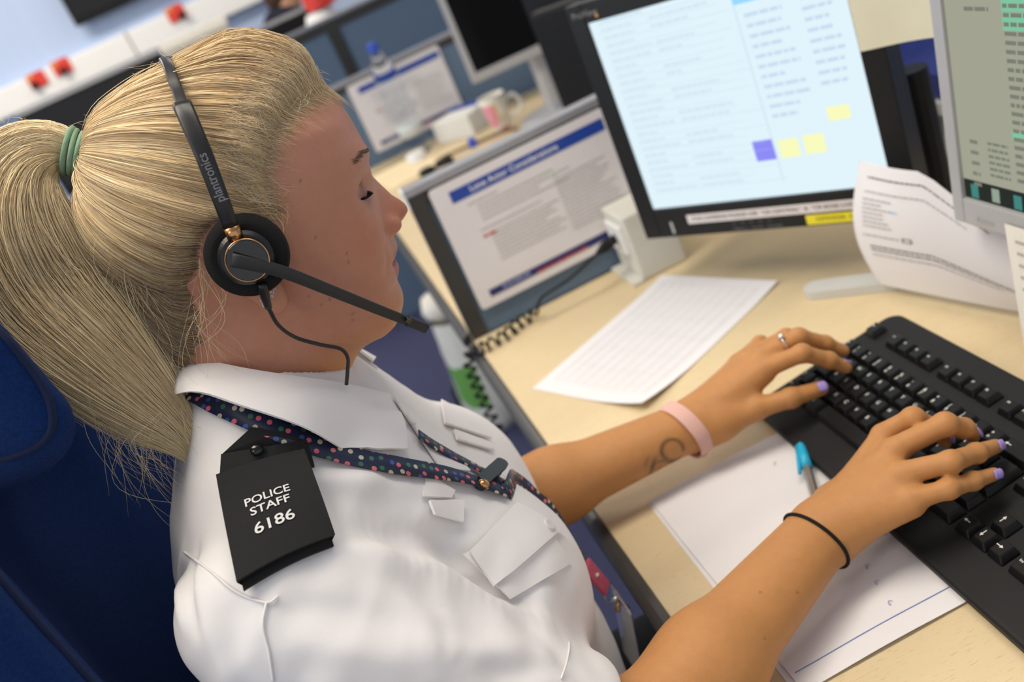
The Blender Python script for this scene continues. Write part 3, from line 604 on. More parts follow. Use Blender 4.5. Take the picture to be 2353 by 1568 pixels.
# ------------------------------------------------------------------ socket box with plug and coiled cord
t = thing('socket_box', (.29, -.045, 0), 'pale grey desk socket box at the foot of the partition', 'socket box')
M_box = mat('pale_box', (.66, .65, .58), rough=.45, var=.04)
MB().box((.268, -.096, .0005), (.345, -.006, .108), bev=.004).build('housing', M_box, t)
MB().box((.2615, -.082, .045), (.2678, -.022, .092), bev=.002).build('socket_face', M_white, t)
MB().box((.25, -.10, .0005), (.268, -.002, .006), bev=.001).build('base_plate', M_box, t)
jk = py_(1425, 585, -.05)
q = thing('coiled_cord', (.26, -.05, .06), 'black coiled cord with plug hanging over the desk edge', 'cord')
jk = np.array((.2605, -.052, .068)); j2 = py_(1372, 583, -.075)
MB().tube([jk, jk + (j2 - jk) * .25, jk + (j2 - jk) * .3, j2 + (jk - j2) * .4, j2], [.0075, .0075, .0095, .0085, .003], 14).build('plug', M_black, q, smooth=True)
MB().tube([jk + np.array((.0008, 0, 0)), jk + (j2 - jk) * .12], .0062, 12).build('plug_tip', mat('brass', (.5, .36, .17), .35, metal=.7), q, smooth=True)
lead = spline([j2, py_(1310, 640, -.07), py_(1250, 680, -.065), py_(1237, 700, -.07), pz(1236, 718, .012)], 30)
cpts = [pz(1236, 718, .012), pz(1200, 738, .010), pz(1165, 768, .010), pz(1130, 788, .010), pz(1104, 803, .010), np.array([-.026, -.045, -.012]), np.array([-.034, -.10, -.11]), np.array([-.038, -.17, -.19]), np.array([-.045, -.30, -.27]), np.array([-.06, -.42, -.31])]
CL = spline(cpts, 900); dl = np.concatenate([[0], np.cumsum(np.linalg.norm(np.diff(CL, axis=0), axis=1))]); ph = dl / .0165 * 2 * math.pi
T_ = np.gradient(CL, axis=0); T_ /= np.linalg.norm(T_, axis=1)[:, None]; U_ = np.cross(T_, (0, 1, .3)); U_ /= np.linalg.norm(U_, axis=1)[:, None]; W_ = np.cross(T_, U_)
amp = .0082 * np.clip(dl / .01, 0, 1)
HX = CL + amp[:, None] * (np.cos(ph)[:, None] * U_ + np.sin(ph)[:, None] * W_)
HX[:, 2] = np.where(HX[:, 0] > -.018, np.maximum(HX[:, 2], .0026), HX[:, 2])
MB().tube(lead, .0024, 7).build('straight_lead', M_black, q, smooth=True); MB().tube(HX, .0024, 7).build('coil', M_black, q, smooth=True)
# ------------------------------------------------------------------ keyboard
KX, KY, KT = .24269, -.55422, -1.61203; SL = .164; U = .01905
kc, ks = math.cos(KT), math.sin(KT)
tilt = math.atan(SL); KM = Matrix(((kc, -ks, 0), (ks, kc, 0), (0, 0, 1))) @ Matrix(((1, 0, 0), (0, math.cos(tilt), -math.sin(tilt)), (0, math.sin(tilt), math.cos(tilt))))
KR = np.array(KM); KO = np.array((KX, KY, .0145))
kb = thing('keyboard', (KX, KY, 0), 'black full size keyboard under the typing hands', 'keyboard')
def kw(V): return KO + np.asarray(V, float) @ KR.T
M_kb = mat('keyboard_case', (.011, .011, .012), rough=.55, var=.1, bump=.15, bscale=2500, spec=.3); M_key = mat('key_black', (.006, .006, .0065), rough=.4, spec=.35, var=.1); M_leg = mat('key_legend', (.72, .70, .66), rough=.6, var=.02)
x0, x1, y0, y1, rc = -.011, .436, -.036, .152, .016
pol = []
for cx, cy, a0, rr in ((x1 - rc, y1 - rc, 0, rc), (x0 + rc + .006, y1 - rc, 90, rc), (x0 + .004, y0 + .004, 180, .004), (x1 - .004, y0 + .004, 270, .004)):
    for a_ in np.linspace(0, 90, 6): pol.append((cx + rr * math.cos(math.radians(a0 + a_)), cy + rr * math.sin(math.radians(a0 + a_))))
pol = np.array(pol); n = len(pol); cen = pol.mean(0)
def ring(z, sc): q = cen + (pol - cen) * (1 - np.array([sc / .22, sc / .09])); return np.concatenate([q, np.full((n, 1), z)], 1)
V = np.concatenate([ring(-.0085, .002), ring(-.006, 0), ring(.0008, 0), ring(.0026, .0018), ring(.003, .004)]); k = 5
F = [(j * n + i, j * n + (i + 1) % n, (j + 1) * n + (i + 1) % n, (j + 1) * n + i) for j in range(k - 1) for i in range(n)] + [list(range(n))[::-1], list(range((k - 1) * n, k * n))]
obj('case', kw(V), F, M_kb, kb, False)
for xx in (.03, .38):
    a_ = kw([(xx, .135, -.0086), (xx + .03, .135, -.0086), (xx + .03, .147, -.0086), (xx, .147, -.0086)]); b_ = a_.copy(); b_[:, 2] = .0004
    MB().add(np.concatenate([a_, b_]), [(0, 1, 2, 3), (7, 6, 5, 4), (0, 4, 5, 1), (1, 5, 6, 2), (2, 6, 7, 3), (3, 7, 4, 0)]).build('tilt_foot', M_kb, kb)
KMESH = {}
def keymesh(w, h):
    if (w, h) in KMESH: return KMESH[(w, h)]
    W_, H_ = w * U - .0012, h * U - .0012; T = .0028; V = []
    for z, ix, iyb, iyt in ((.0032, 0, 0, 0), (.0048, .0002, .0002, .0002), (.0098, T, T * .95, T * .55), (.0104, T + .0008, T + .0006, T * .55 + .0008)):
        V += [(-W_ / 2 + ix, -H_ / 2 + iyb, z), (W_ / 2 - ix, -H_ / 2 + iyb, z), (W_ / 2 - ix, H_ / 2 - iyt, z), (-W_ / 2 + ix, H_ / 2 - iyt, z)]
    F = [(j * 4 + i, j * 4 + (i + 1) % 4, (j + 1) * 4 + (i + 1) % 4, (j + 1) * 4 + i) for j in range(3) for i in range(4)] + [(12, 13, 14, 15), (3, 2, 1, 0)]
    bm = bmesh.new(); vs = [bm.verts.new(v) for v in V]; [bm.faces.new([vs[i] for i in f]) for f in F]; bm.normal_update()
    bmesh.ops.bevel(bm, geom=[e for e in bm.edges if abs(e.verts[0].co.z - e.verts[1].co.z) > .001], offset=.0009, segments=1, affect='EDGES')
    me = bpy.data.meshes.new('key'); bm.to_mesh(me); bm.free(); me.materials.append(M_key); KMESH[(w, h)] = me; return me
def key(cx, cy, leg, w=1, h=1):
    me = keymesh(w, h); o = bpy.data.objects.new('key', me); COL.objects.link(o); o.parent = kb; ORG[o] = ORG[kb]
    loc = kw([(cx * U, cy * U, 0)])[0] - ORG[kb]; Mx = KM.to_4x4(); Mx.translation = Vector(loc.tolist()); o.matrix_local = Mx
    if not leg: return
    m = MB(); L_ = leg if isinstance(leg, (list, tuple)) else [leg]
    for i, s in enumerate(L_):
        if not s: continue
        sz = .0058 if len(s) == 1 else .0036; oy = .0022 if i == 0 else -.0032
        if s in ('<', '>', '^', 'v'):
            d = {'<': (-1, 0), '>': (1, 0), '^': (0, 1), 'v': (0, -1)}[s]; d = np.array((*d, 0.)); e = np.array((-d[1], d[0], 0)); c = np.array((-(w * U) / 2 + .0075, .001, .01055))
            m.add([c - d * .0034 + e * .0004, c - d * .0034 - e * .0004, c + d * .001 - e * .0004, c + d * .001 + e * .0004], [(0, 1, 2, 3)]); m.add([c + d * .0036, c + d * .0008 + e * .0016, c + d * .0008 - e * .0016], [(0, 1, 2)])
        else: put_text(m, s, (-(w * U) / 2 + .0042, oy, .01055), (1, 0, 0), (0, 1, 0), sz, align='LEFT', bold=.01)
    l = m; V = np.array(l.V); me2 = bpy.data.meshes.new('key_legend'); me2.from_pydata(V.tolist(), [], l.F); me2.materials.append(M_leg)
    g = bpy.data.objects.new('key_legend', me2); COL.objects.link(g); g.parent = o; ORG[g] = ORG[kb]
FR = 6.2
key(.5, FR, 'Esc')
for i, x in enumerate((2.5, 3.5, 4.5, 5.5, 7, 8, 9, 10, 11.5, 12.5, 13.5, 14.5)): key(x, FR, ['F%d' % (i + 1), ''])
for i, x in enumerate((15.75, 16.75, 17.75)): key(x, FR, ['PrtSc', 'ScrLk', 'Pause'][i])
for i, s in enumerate([('¬', '`'), ('!', '1'), ('"', '2'), ('£', '3'), ('$', '4'), ('%', '5'), ('^ ', '6'), ('&', '7'), ('*', '8'), ('(', '9'), (')', '0'), ('_', '-'), ('+', '=')]): key(.5 + i, 4.5, s)
key(14, 4.5, '<', 2); key(.75, 3.5, 'Tab', 1.5)
for i, s in enumerate('QWERTYUIOP[]'): key(2 + i, 3.5, s)
key(14.375, 3.0, '<', 1.25, 2); key(.875, 2.5, 'Caps', 1.75)
for i, s in enumerate("ASDFGHJKL;'"): key(2.25 + i, 2.5, s)
key(13.25, 2.5, '#'); key(.625, 1.5, '^', 1.25); key(1.75, 1.5, '\\')
for i, s in enumerate('ZXCVBNM,./'): key(2.75 + i, 1.5, s)
key(13.625, 1.5, '^', 2.75)
for x, w, s in ((.75, 1.5, 'Ctrl'), (2, 1, '*'), (3.125, 1.25, 'Alt'), (6.875, 6.25, ''), (10.625, 1.25, 'Alt'), (11.75, 1, ''), (12.75, 1, ''), (14.25, 1.5, 'Ctrl')): key(x, .5, s, w)
for x, y, s in ((15.75, .5, '<'), (16.75, .5, 'v'), (17.75, .5, '>'), (16.75, 1.5, '^'), (15.75, 4.5, 'Ins'), (16.75, 4.5, 'Home'), (17.75, 4.5, 'PgUp'), (15.75, 3.5, 'Del'), (16.75, 3.5, 'End'), (17.75, 3.5, 'PgDn')): key(x, y, s)
for x, y, s in ((19, 4.5, 'Num'), (20, 4.5, '/'), (21, 4.5, '*'), (22, 4.5, '-'), (19, 3.5, '7'), (20, 3.5, '8'), (21, 3.5, '9'), (19, 2.5, '4'), (20, 2.5, '5'), (21, 2.5, '6'), (19, 1.5, '1'), (20, 1.5, '2'), (21, 1.5, '3')): key(x, y, s)
key(19.5, .5, 'Ins', 2); key(21, .5, '.'); key(22, 3.0, '+', 1, 2); key(22, 1.0, 'Ent', 1, 2)
m = MB(); V, F_ = lathe([(.0035, 0), (.0042, 0)], (0, 0, 0), n=24); m.add(kw(V + np.array((.262, .137, .0036))), F_[:24]); m.build('maker_ring', M_leg, kb)
# ------------------------------------------------------------------ signed-distance modelling: smooth unions meshed with surface nets
def smin(a, b, k):
    h = np.maximum(k - np.abs(a - b), 0) / k; return np.minimum(a, b) - h * h * k * .25
def smax(a, b, k): return -smin(-a, -b, k)
class Cone:
    """tapered capsule"""
    def __init__(s, a, b, ra, rb, k=.01, flat=None):
        s.a, s.b, s.ra, s.rb, s.k = np.array(a, float), np.array(b, float), ra, rb, k
        s.c = (s.a + s.b) / 2; s.R = np.linalg.norm(s.b - s.a) / 2 + max(ra, rb); s.flat = flat
        if flat is not None: s.fn, s.fs = unit(flat[0]), flat[1]
    def __call__(s, P):
        ab = s.b - s.a; t = np.clip((P - s.a) @ ab / (ab @ ab), 0, 1); D = P - s.a - t[:, None] * ab; r = s.ra + (s.rb - s.ra) * t
        if s.flat is None: return np.sqrt((D * D).sum(1)) - r
        h = D @ s.fn; d2 = (D * D).sum(1) + h * h * (1 / s.fs ** 2 - 1); q = np.sqrt(d2); return (q - r) * s.fs ** .5
class Ell:
    def __init__(s, c, r, k=.01, R=None):
        s.c, s.r, s.k = np.array(c, float), np.array(r, float), k; s.R = float(max(r)); s.M = R
    def __call__(s, P):
        D = P - s.c
        if s.M is not None: D = D @ s.M
        q = np.sqrt(((D / s.r) ** 2).sum(1)); g = np.sqrt(((D / s.r ** 2) ** 2).sum(1)) + 1e-9
        return q * (q - 1) / g
class Fn:
    def __init__(s, f, c, R, k=.01): s.f, s.c, s.R, s.k = f, np.array(c, float), R, k
    def __call__(s, P): return s.f(P)
def field(prims, P, rad=None, cen=None):
    d = None
    for p in prims:
        if rad is not None and np.linalg.norm(p.c - cen) - p.R * 1.15 > rad + .035: continue
        v = p(P); d = v if d is None else smin(d, v, p.k)
    return np.full(len(P), .1) if d is None else d
def mesh_field(fun, lo, hi, h, B=14, lip=1.6):
    """surface nets on a block-sparse grid; fun(P, rad, cen) -> signed distance"""
    lo = np.array(lo, float); nb = np.ceil((np.array(hi) - lo) / (h * B)).astype(int)
    I = np.stack(np.meshgrid(*[np.arange(n) for n in nb], indexing='ij'), -1).reshape(-1, 3)
    C = lo + (I + .5) * B * h; rad = B * h * .5 * 3 ** .5
    d = fun(C, None, None); act = I[np.abs(d) < rad * lip + .004]
    g = np.arange(B + 1); G = np.stack(np.meshgrid(g, g, g, indexing='ij'), -1).reshape(-1, 3)
    N = nb * B + 2; S = np.array([N[1] * N[2], N[2], 1], np.int64)
    ids = []; pts = []; eds = []
    cs = np.array([(i, j, k) for i in (0, 1) for j in (0, 1) for k in (0, 1)])
    E = [(a, b) for a in range(8) for b in range(a + 1, 8) if np.abs(cs[a] - cs[b]).sum() == 1]
    for b in act:
        o = b * B; P = lo + (o + G) * h; v = fun(P, rad, lo + (o + B / 2) * h).reshape(B + 1, B + 1, B + 1)
        if v.min() > 0 or v.max() < 0: continue
        cv = np.stack([v[i:B + i, j:B + j, k:B + k] for i, j, k in cs], -1); m = (cv.min(-1) < 0) & (cv.max(-1) >= 0); ci = np.argwhere(m)
        if len(ci) == 0: continue
        q = cv[m]; acc = np.zeros((len(q), 3)); cnt = np.zeros(len(q))
        for a, e in E:
            x = (q[:, a] < 0) != (q[:, e] < 0); t = np.where(x, q[:, a] / (q[:, a] - q[:, e] + 1e-20), 0)
            acc += np.where(x[:, None], cs[a] + t[:, None] * (cs[e] - cs[a]), 0); cnt += x
        ids.append(((o + ci) * S).sum(1)); pts.append(lo + (o + ci + acc / cnt[:, None]) * h)
        for ax in range(3):
            sl = [slice(0, B)] * 3; sl2 = list(sl); sl2[ax] = slice(1, B + 1); a0, a1 = v[tuple(sl)] < 0, v[tuple(sl2)] < 0; x = np.argwhere(a0 != a1)
            if len(x): eds.append((ax, o + x, a0[tuple(x.T)]))
    ids = np.concatenate(ids); pts = np.concatenate(pts); od = np.argsort(ids); ids, pts = ids[od], pts[od]; F = []
    for ax, x, inside in eds:
        u, w = np.eye(3, dtype=int)[(ax + 1) % 3], np.eye(3, dtype=int)[(ax + 2) % 3]
        q = np.stack([(x * S).sum(1), ((x - u) * S).sum(1), ((x - u - w) * S).sum(1), ((x - w) * S).sum(1)], 1)
        k = np.searchsorted(ids, q); k = np.minimum(k, len(ids) - 1); ok = (ids[k] == q).all(1); k = k[ok]; k[~inside[ok]] = k[~inside[ok]][:, ::-1]; F.append(k)
    return pts, np.concatenate(F)[:, ::-1]
def fast_mesh(name, V, F, mats, parent, smooth=True, cols=None, cname='tint', relax=1):
    V = np.asarray(V, float); F = np.asarray(F)
    for _ in range(relax):   # light Laplacian relaxation of the nets
        A = np.zeros_like(V); n = np.zeros(len(V))
        for i in range(F.shape[1]):
            j = (i + 1) % F.shape[1]; np.add.at(A, F[:, i], V[F[:, j]]); np.add.at(n, F[:, i], 1); np.add.at(A, F[:, j], V[F[:, i]]); np.add.at(n, F[:, j], 1)
        V = V * .5 + .5 * A / np.maximum(n, 1)[:, None]
    off = ORG[parent] if parent is not None else np.zeros(3)
    me = bpy.data.meshes.new(name); me.vertices.add(len(V)); me.vertices.foreach_set('co', (V - off).astype(np.float32).ravel())
    k = F.shape[1]; me.loops.add(F.size); me.loops.foreach_set('vertex_index', F.astype(np.int32).ravel()); me.polygons.add(len(F)); me.polygons.foreach_set('loop_start', np.arange(0, F.size, k, dtype=np.int32))
    me.update(calc_edges=True)
    if cols is not None:
        c = cols(V) if callable(cols) else cols; at_ = me.color_attributes.new(cname, 'FLOAT_COLOR', 'POINT'); at_.data.foreach_set('color', np.concatenate([c, np.ones((len(c), 1))], 1).astype(np.float32).ravel())
    return link(name, me, mats, parent, smooth), V
def trace_many(fun, PX, t0=.30, t1=1.8, off=0., n=48):
    """first hit of each pixel's ray with a field (vectorised sphere tracing)"""
    PX = np.asarray(PX, float); D = np.stack([(PX[:, 0] - IMW / 2) / FPX, -(PX[:, 1] - IMH / 2) / FPX, -np.ones(len(PX))], 1) @ CAM_R.T; D /= np.linalg.norm(D, axis=1)[:, None]; t = np.full(len(PX), t0); live = np.ones(len(PX), bool)
    for k in range(n):
        if not live.any(): break
        i = np.where(live)[0]; v = fun(CAM_P + D[i] * t[i][:, None], None, None) - off; t[i] += v * .85; live[i] = (np.abs(v) > 2e-4) & (t[i] < t1)
    return CAM_P + D * t[:, None]
def trace(fun, px, py, t0=.30, t1=1.8, off=0.): return trace_many(fun, [(px, py)], t0, t1, off)[0]
def grad(fun, P, e=.0015):
    P = np.atleast_2d(P); g = np.stack([fun(P + e * v, None, None) - fun(P - e * v, None, None) for v in np.eye(3)], 1); return g / (np.linalg.norm(g, axis=1)[:, None] + 1e-9)
def vnoise(P, seed=0):
    """cheap smooth value noise"""
    P = np.asarray(P, float); I = np.floor(P).astype(np.int64); f = P - I; f = f * f * (3 - 2 * f); out = 0
    for i in (0, 1):
        for j in (0, 1):
            for k in (0, 1):
                h = (I[:, 0] + i) * 374761393 + (I[:, 1] + j) * 668265263 + (I[:, 2] + k) * 2147483647 + seed * 974711; h = (h ^ (h >> 13)) * 1274126177; h = ((h ^ (h >> 16)) & 0xffff) / 65535.
                w = (f[:, 0] if i else 1 - f[:, 0]) * (f[:, 1] if j else 1 - f[:, 1]) * (f[:, 2] if k else 1 - f[:, 2]); out = out + w * h
    return out * 2 - 1
# ------------------------------------------------------------------ the seated woman: body
YM = -.69
person = thing('person', (-.24, YM, -.36), 'blonde woman in white short-sleeved uniform shirt with headset, seated typing', 'person')
HO = np.array((-.150, YM, .455)); HP = math.radians(8.); HF = np.array((math.cos(HP), 0, -math.sin(HP))); HU = np.array((math.sin(HP), 0, math.cos(HP)))
def to_head(P): D = P - HO; return D @ HF, D[:, 1], D @ HU
def hw(u, y, v): return HO + u * HF + np.array((0, y, 0)) + v * HU
PROF = [(775, 225), (800, 262), (811, 280), (828.4, 314.8), (837, 341.6), (837.8, 363), (841.8, 384.5), (855, 403), (874, 422), (900.8, 447.5), (924.9, 462), (937.7, 475.6), (937.7, 486), (927.6, 502.4), (914, 517), (905.6, 526.5), (904, 537), (908, 550.6), (912.8, 560), (911.5, 572), (904, 588), (907.5, 593.5), (915.5, 605.6), (915.5, 615), (909.3, 631), (911.5, 641.7), (919.5, 657.8), (924.9, 673.9), (924.9, 692.6), (918, 713)]
pw_ = np.array([py_(x, y, YM) for x, y in PROF]); pu, _, pv = to_head(pw_); od = np.argsort(pv); pu, pv = pu[od], pv[od]
SV = np.array([-.112, -.106, -.098, -.085, -.065, -.045, -.02, 0, .02, .04, .06, .075])
S_uf = np.array([.058, .068, .0745, .0785, .081, .083, .083, .080, .081, .084, .080, .072])
S_w = np.array([.012, .023, .034, .045, .0565, .063, .067, .068, .0675, .067, .066, .058])
S_ub = np.array([.045, .034, .022, .006, -.010, -.018, -.025, -.035, -.04, -.045, -.05, -.05])
def head_base(u, y, v):
    uf, w, ub = np.interp(v, SV, S_uf), np.interp(v, SV, S_w), np.interp(v, SV, S_ub); uc = np.minimum(.018, uf - .02); uc = np.maximum(uc, ub + .01)
    du = u - uc; a = np.where(du > 0, uf - uc, uc - ub); n = 2.25
    q = ((np.abs(du) / a) ** n + (np.abs(y) / w) ** n + 1e-12) ** (1 / n); f = (q - 1) * np.minimum(a, w) * .9
    f = smax(f, SV[0] - v, .008); f = smax(f, v - .072, .02)
    E = np.stack([(u + .012) / .099, y / .0755, (v - .033) / .083], 1); r = np.sqrt((E * E).sum(1)); c = (r - 1) * .080
    return smin(f, c, .022)
vv = np.linspace(-.112, .115, 230); U0 = []
for v in vv:
    uu = np.linspace(.03, .12, 400); f = head_base(uu, 0 * uu, 0 * uu + v); k = np.argmax(f > 0); U0.append(uu[k] if f[k] > 0 else .05)
U0 = np.array(U0); BV = np.interp(vv, pv, pu) - U0; BV = np.where(vv > pv.max(), BV[np.argmin(abs(vv - pv.max()))] * np.clip(1 - (vv - pv.max()) / .03, 0, 1), BV); BV = np.where(vv < pv.min(), BV[np.argmin(abs(vv - pv.min()))] * np.clip(1 - (pv.min() - vv) / .012, 0, 1), BV)
WV = np.interp(vv, [-.112, -.086, -.074, -.062, -.047, -.040, -.034, -.022, -.008, .008, .018, .03, .05, .085], [.024, .024, .026, .023, .022, .015, .0115, .0105, .0088, .0085, .0105, .030, .05, .06])
def head_fn(P):
    u, y, v = to_head(P); ay = np.abs(y)
    b = np.interp(v, vv, BV); w = np.interp(v, vv, WV); m = np.clip((u - .025) / .035, 0, 1); m = m * m * (3 - 2 * m)
    sh = b * np.exp(-(ay / w) ** 2)
    sh = sh - .0075 * np.exp(-((ay - .031) / .015) ** 2 - ((v - .009) / .0105) ** 2)           # eye sockets
    sh = sh + .0030 * np.exp(-((ay - .026) / .018) ** 2 - ((v - .031) / .007) ** 2)            # brow
    sh = sh + .0035 * np.exp(-((ay - .040) / .020) ** 2 - ((v + .022) / .022) ** 2)            # cheek
    sh = sh - .0022 * np.exp(-((ay - .0285 - .25 * (-.03 - v)) / .004) ** 2) * np.clip((v + .062) / .01, 0, 1) * np.clip((-.028 - v) / .01, 0, 1)  # fold beside the mouth
    sh = sh - .0030 * np.exp(-((v + .0552) / .0014) ** 2) * np.clip((.026 - ay) / .006, 0, 1)   # mouth line
    f = head_base(u - sh * m, y, v)
    for s in (-1, 1):
        q = y - s * .0125; al = np.sqrt(((u - .0865) / .0098) ** 2 + (q / .0068) ** 2 + ((v + .0285) / .0075) ** 2); f = smin(f, (al - 1) * .0072, .005)
        q = y - s * .0062; no = np.sqrt(((u - .0935) / .0058) ** 2 + (q / .0032) ** 2 + ((v + .0375) / .0042) ** 2); f = smax(f, -(no - 1) * .0035, .003)
        # lids around the downcast eye
        D = np.stack([u - .0575, y - s * .0320, v - .0075], 1); r = np.sqrt((D * D).sum(1)); lid = r - .0146
        el = np.arctan2(D[:, 2], D[:, 0] + 1e-9); slit = np.maximum(np.abs(el + .56) - .20, np.abs(D[:, 1]) / .0146 * .5 - .42) * .013
        lid = smax(lid, -slit, .0015); f = smin(f, lid, .0045)
        f = f + .0022 * np.exp(-((r - .0166) / .0017) ** 2 - ((el - .35) / .45) ** 2) * (u > .055)
    # ears
    for s in (-1, 1):
        E = np.stack([(u + .016) / .016, (y - s * .0735) / .0075, (v + .004) / .030], 1); r = np.sqrt((E * E).sum(1)); f = smin(f, (r - 1) * .0075, .006)
        E = np.stack([(u + .0085) / .0085, (y - s * .0725) / .0055, (v + .037) / .0105], 1); r = np.sqrt((E * E).sum(1)); f = smin(f, (r - 1) * .0055, .006)
    return f
NECK_A, NECK_B = np.array((-.222, YM, .295)), np.array((-.186, YM, .425))
SH = {s: np.array((-.245, YM + s * .165, .238)) for s in (-1, 1)}
EL = {-1: np.array((-.088, -.908, .046)), 1: np.array((-.122, -.556, .055))}
WR = {-1: pz(1884, 1226, .047), 1: pz(1585, 978, .050)}
def J(l): return [pz(x, y, z) for x, y, z in l]
HAND = {}
HAND[-1] = dict(thumb=J([(1915, 1160, .040), (1975, 1085, .038), (2035, 1050, .040), (2085, 1030, .040)]),
    index=J([(2030, 1000, .074), (2098, 962, .088), (2150, 985, .070), (2172, 1012, .052)]),
    middle=J([(2052, 1035, .080), (2172, 975, .088), (2215, 985, .070), (2236, 1000, .052)]),
    ring=J([(2070, 1090, .076), (2185, 1062, .080), (2243, 1042, .066), (2288, 1026, .051)]),
    little=J([(2090, 1150, .064), (2180, 1124, .066), (2236, 1106, .058), (2284, 1090, .050)]))
L = {}
L['thumb'] = J([(1655, 975, .046), (1740, 938, .050), (1818, 915, .050), (1886, 893, .044)])
L['index'] = J([(1752, 850, .078), (1843, 812, .084), (1905, 828, .063), (1944, 845, .047)])
L['middle'] = J([(1748, 822, .084), (1835, 775, .088), (1896, 790, .066), (1938, 807, .050)])
L['ring'] = [p + np.array((-.004, .021, -.006)) for p in L['middle']]
L['little'] = [L['middle'][0] + np.array((-.012, .038, -.016)), L['middle'][0] + np.array((.022, .046, -.012)), L['middle'][0] + np.array((.038, .047, -.028)), L['middle'][0] + np.array((.048, .046, -.040))]
HAND[1] = L
FR_ = dict(thumb=(.0125, .0108, .0098, .0078), index=(.0102, .0090, .0080, .0064), middle=(.0104, .0092, .0080, .0064), ring=(.0100, .0086, .0077, .0062), little=(.0092, .0076, .0068, .0056))
BODY = []
BODY += [Cone((-.225, YM, .20), (-.22, YM, -.02), .095, .105, .03), Cone((-.22, YM, .0), (-.25, YM, -.26), .105, .115, .03)]
for s in (-1, 1): BODY.append(Cone((-.228, YM + s * .05, .262), SH[s], .042, .046, .03))
BODY.append(Cone(NECK_A, NECK_B, .060, .056, .03)); BODY.append(Cone((-.235, YM, .30), (-.205, YM, .44), .050, .05, .02)); BODY.append(Cone((-.160, YM, .362), (-.118, YM, .366), .040, .024, .026))
BODY.append(Fn(head_fn, hw(0, 0, .005), .135, .016))
for s in (-1, 1):
    E_, W_ = EL[s], WR[s]; M_ = E_ + .38 * (W_ - E_)
    BODY += [Cone(SH[s], E_, .047, .041, .02), Cone(E_, M_, .0405, .0395, .02), Cone(M_, W_, .0395, .0285, .02, flat=((0, 0, 1), .86))]
    h = HAND[s]
    for f in ('index', 'middle', 'ring', 'little'):
        BODY.append(Cone(W_ + (h[f][0] - W_) * .06 + np.array((0, 0, -.004)), h[f][0] + np.array((0, 0, -.004)), .0185, .0118, .016))
    BODY.append(Cone(W_ + np.array((0, 0, -.002)), h['thumb'][0], .019, .0155, .015)); BODY.append(Cone(h['thumb'][0], h['thumb'][1], .0150, .0122, .012))
    for f in ('thumb', 'index', 'middle', 'ring', 'little'):
        q = h[f]; r = FR_[f]; st = 1 if f == 'thumb' else 0
        for i in range(st, 3):
            BODY.append(Cone(q[i], q[i + 1], r[i] if not (f == 'thumb' and i == 0) else r[0], r[i + 1], .0045))
        for i in range(1 + st, 3): BODY.append(Ell(q[i], (r[i] * .99,) * 3, .004))
def body_f(P, rad, cen): return field(BODY, P, rad, cen)
V, F = mesh_field(body_f, (-.38, -1.0, -.30), (.36, -.42, .60), .0017, B=14)
M_skin = mat('skin', (.50, .230, .078), rough=.44, var=.09, scale=140, bump=.22, bscale=1500, sub=.08, attr='tint', spec=.4)
def skin_tint(V):
    c = np.ones((len(V), 3)); u, y, v = to_head(V); hd = (V[:, 2] > .30) & (V[:, 0] < -.04)
    face = np.clip((V[:, 2] - .33) / .04, 0, 1) * hd; c *= 1 + face[:, None] * (np.array((1.00, 1.01, 1.95)) - 1)
    ay = np.abs(y)
    lip = hd * np.clip((.024 - ay) / .004, 0, 1) * np.clip((u - .066) / .006, 0, 1) * (np.clip((v + .0675) / .002, 0, 1) * np.clip((-.0475 + .10 * ay - v) / .002, 0, 1)); c *= 1 + lip[:, None] * (np.array((.80, .50, .56)) - 1)
    ch = hd * .5 * np.exp(-((ay - .045) / .02) ** 2 - ((v + .02) / .022) ** 2 - ((u - .06) / .03) ** 2); c *= 1 + ch[:, None] * (np.array((1.04, .84, .82)) - 1)
    ns = hd * .8 * np.exp(-(ay / .018) ** 2 - ((v + .024) / .012) ** 2) * (u > .08); c *= 1 + ns[:, None] * (np.array((1., .76, .70)) - 1)
    eyelid = hd * .35 * np.exp(-((ay - .031) / .014) ** 2 - ((v - .006) / .008) ** 2) * (u > .055); c *= 1 + eyelid[:, None] * (np.array((.82, .78, .86)) - 1)
    for px, py in ((726, 546), (797, 583), (758, 688), (811, 721), (710, 680), (800, 602), (812, 735), (690, 415), (1747, 1362), (1832, 1362), (1757, 1468), (740, 700)):
        d = np.linalg.norm(project(V) - np.array((px, py)), axis=1); near = (V[:, 1] < YM - .0) if px < 1000 else (V[:, 1] < -.7); c *= 1 - .45 * (np.clip(1 - (d / 4.5) ** 2, 0, 1) * near)[:, None]
    # tattoo on the left forearm
    pr_ = project(V); la = (V[:, 1] > -.64) & (V[:, 0] > .03) & (V[:, 0] < .15) & (V[:, 2] < .12)
    tx, ty = pr_[:, 0], pr_[:, 1]
    d1 = np.abs(np.hypot(tx - 1551, (ty - 1035) * 1.0) - 24 + .22 * (tx - 1551)); a1 = np.clip(1 - d1 / 7, 0, 1) * (~((tx > 1556) & (ty > 1038)))
    d2 = np.hypot((tx - 1500) / 20, (ty - 1072) / 26); a2 = np.clip(1.25 - d2, 0, 1) * (.55 + .45 * np.sin(tx * .33 + ty * .12))
    d3 = np.abs((ty - 1062) + .45 * (tx - 1530) + 8 * np.sin(tx * .08)); a3 = np.clip(1 - d3 / 5, 0, 1) * (tx > 1500) * (tx < 1566)
    tat = la * np.clip(np.maximum.reduce([a1, a2, a3 * .9]), 0, 1); c *= 1 + tat[:, None] * (np.array((.22, .30, .38)) - 1)
    return c
body, BVx = fast_mesh('body', V, F, M_skin, person, True, skin_tint)
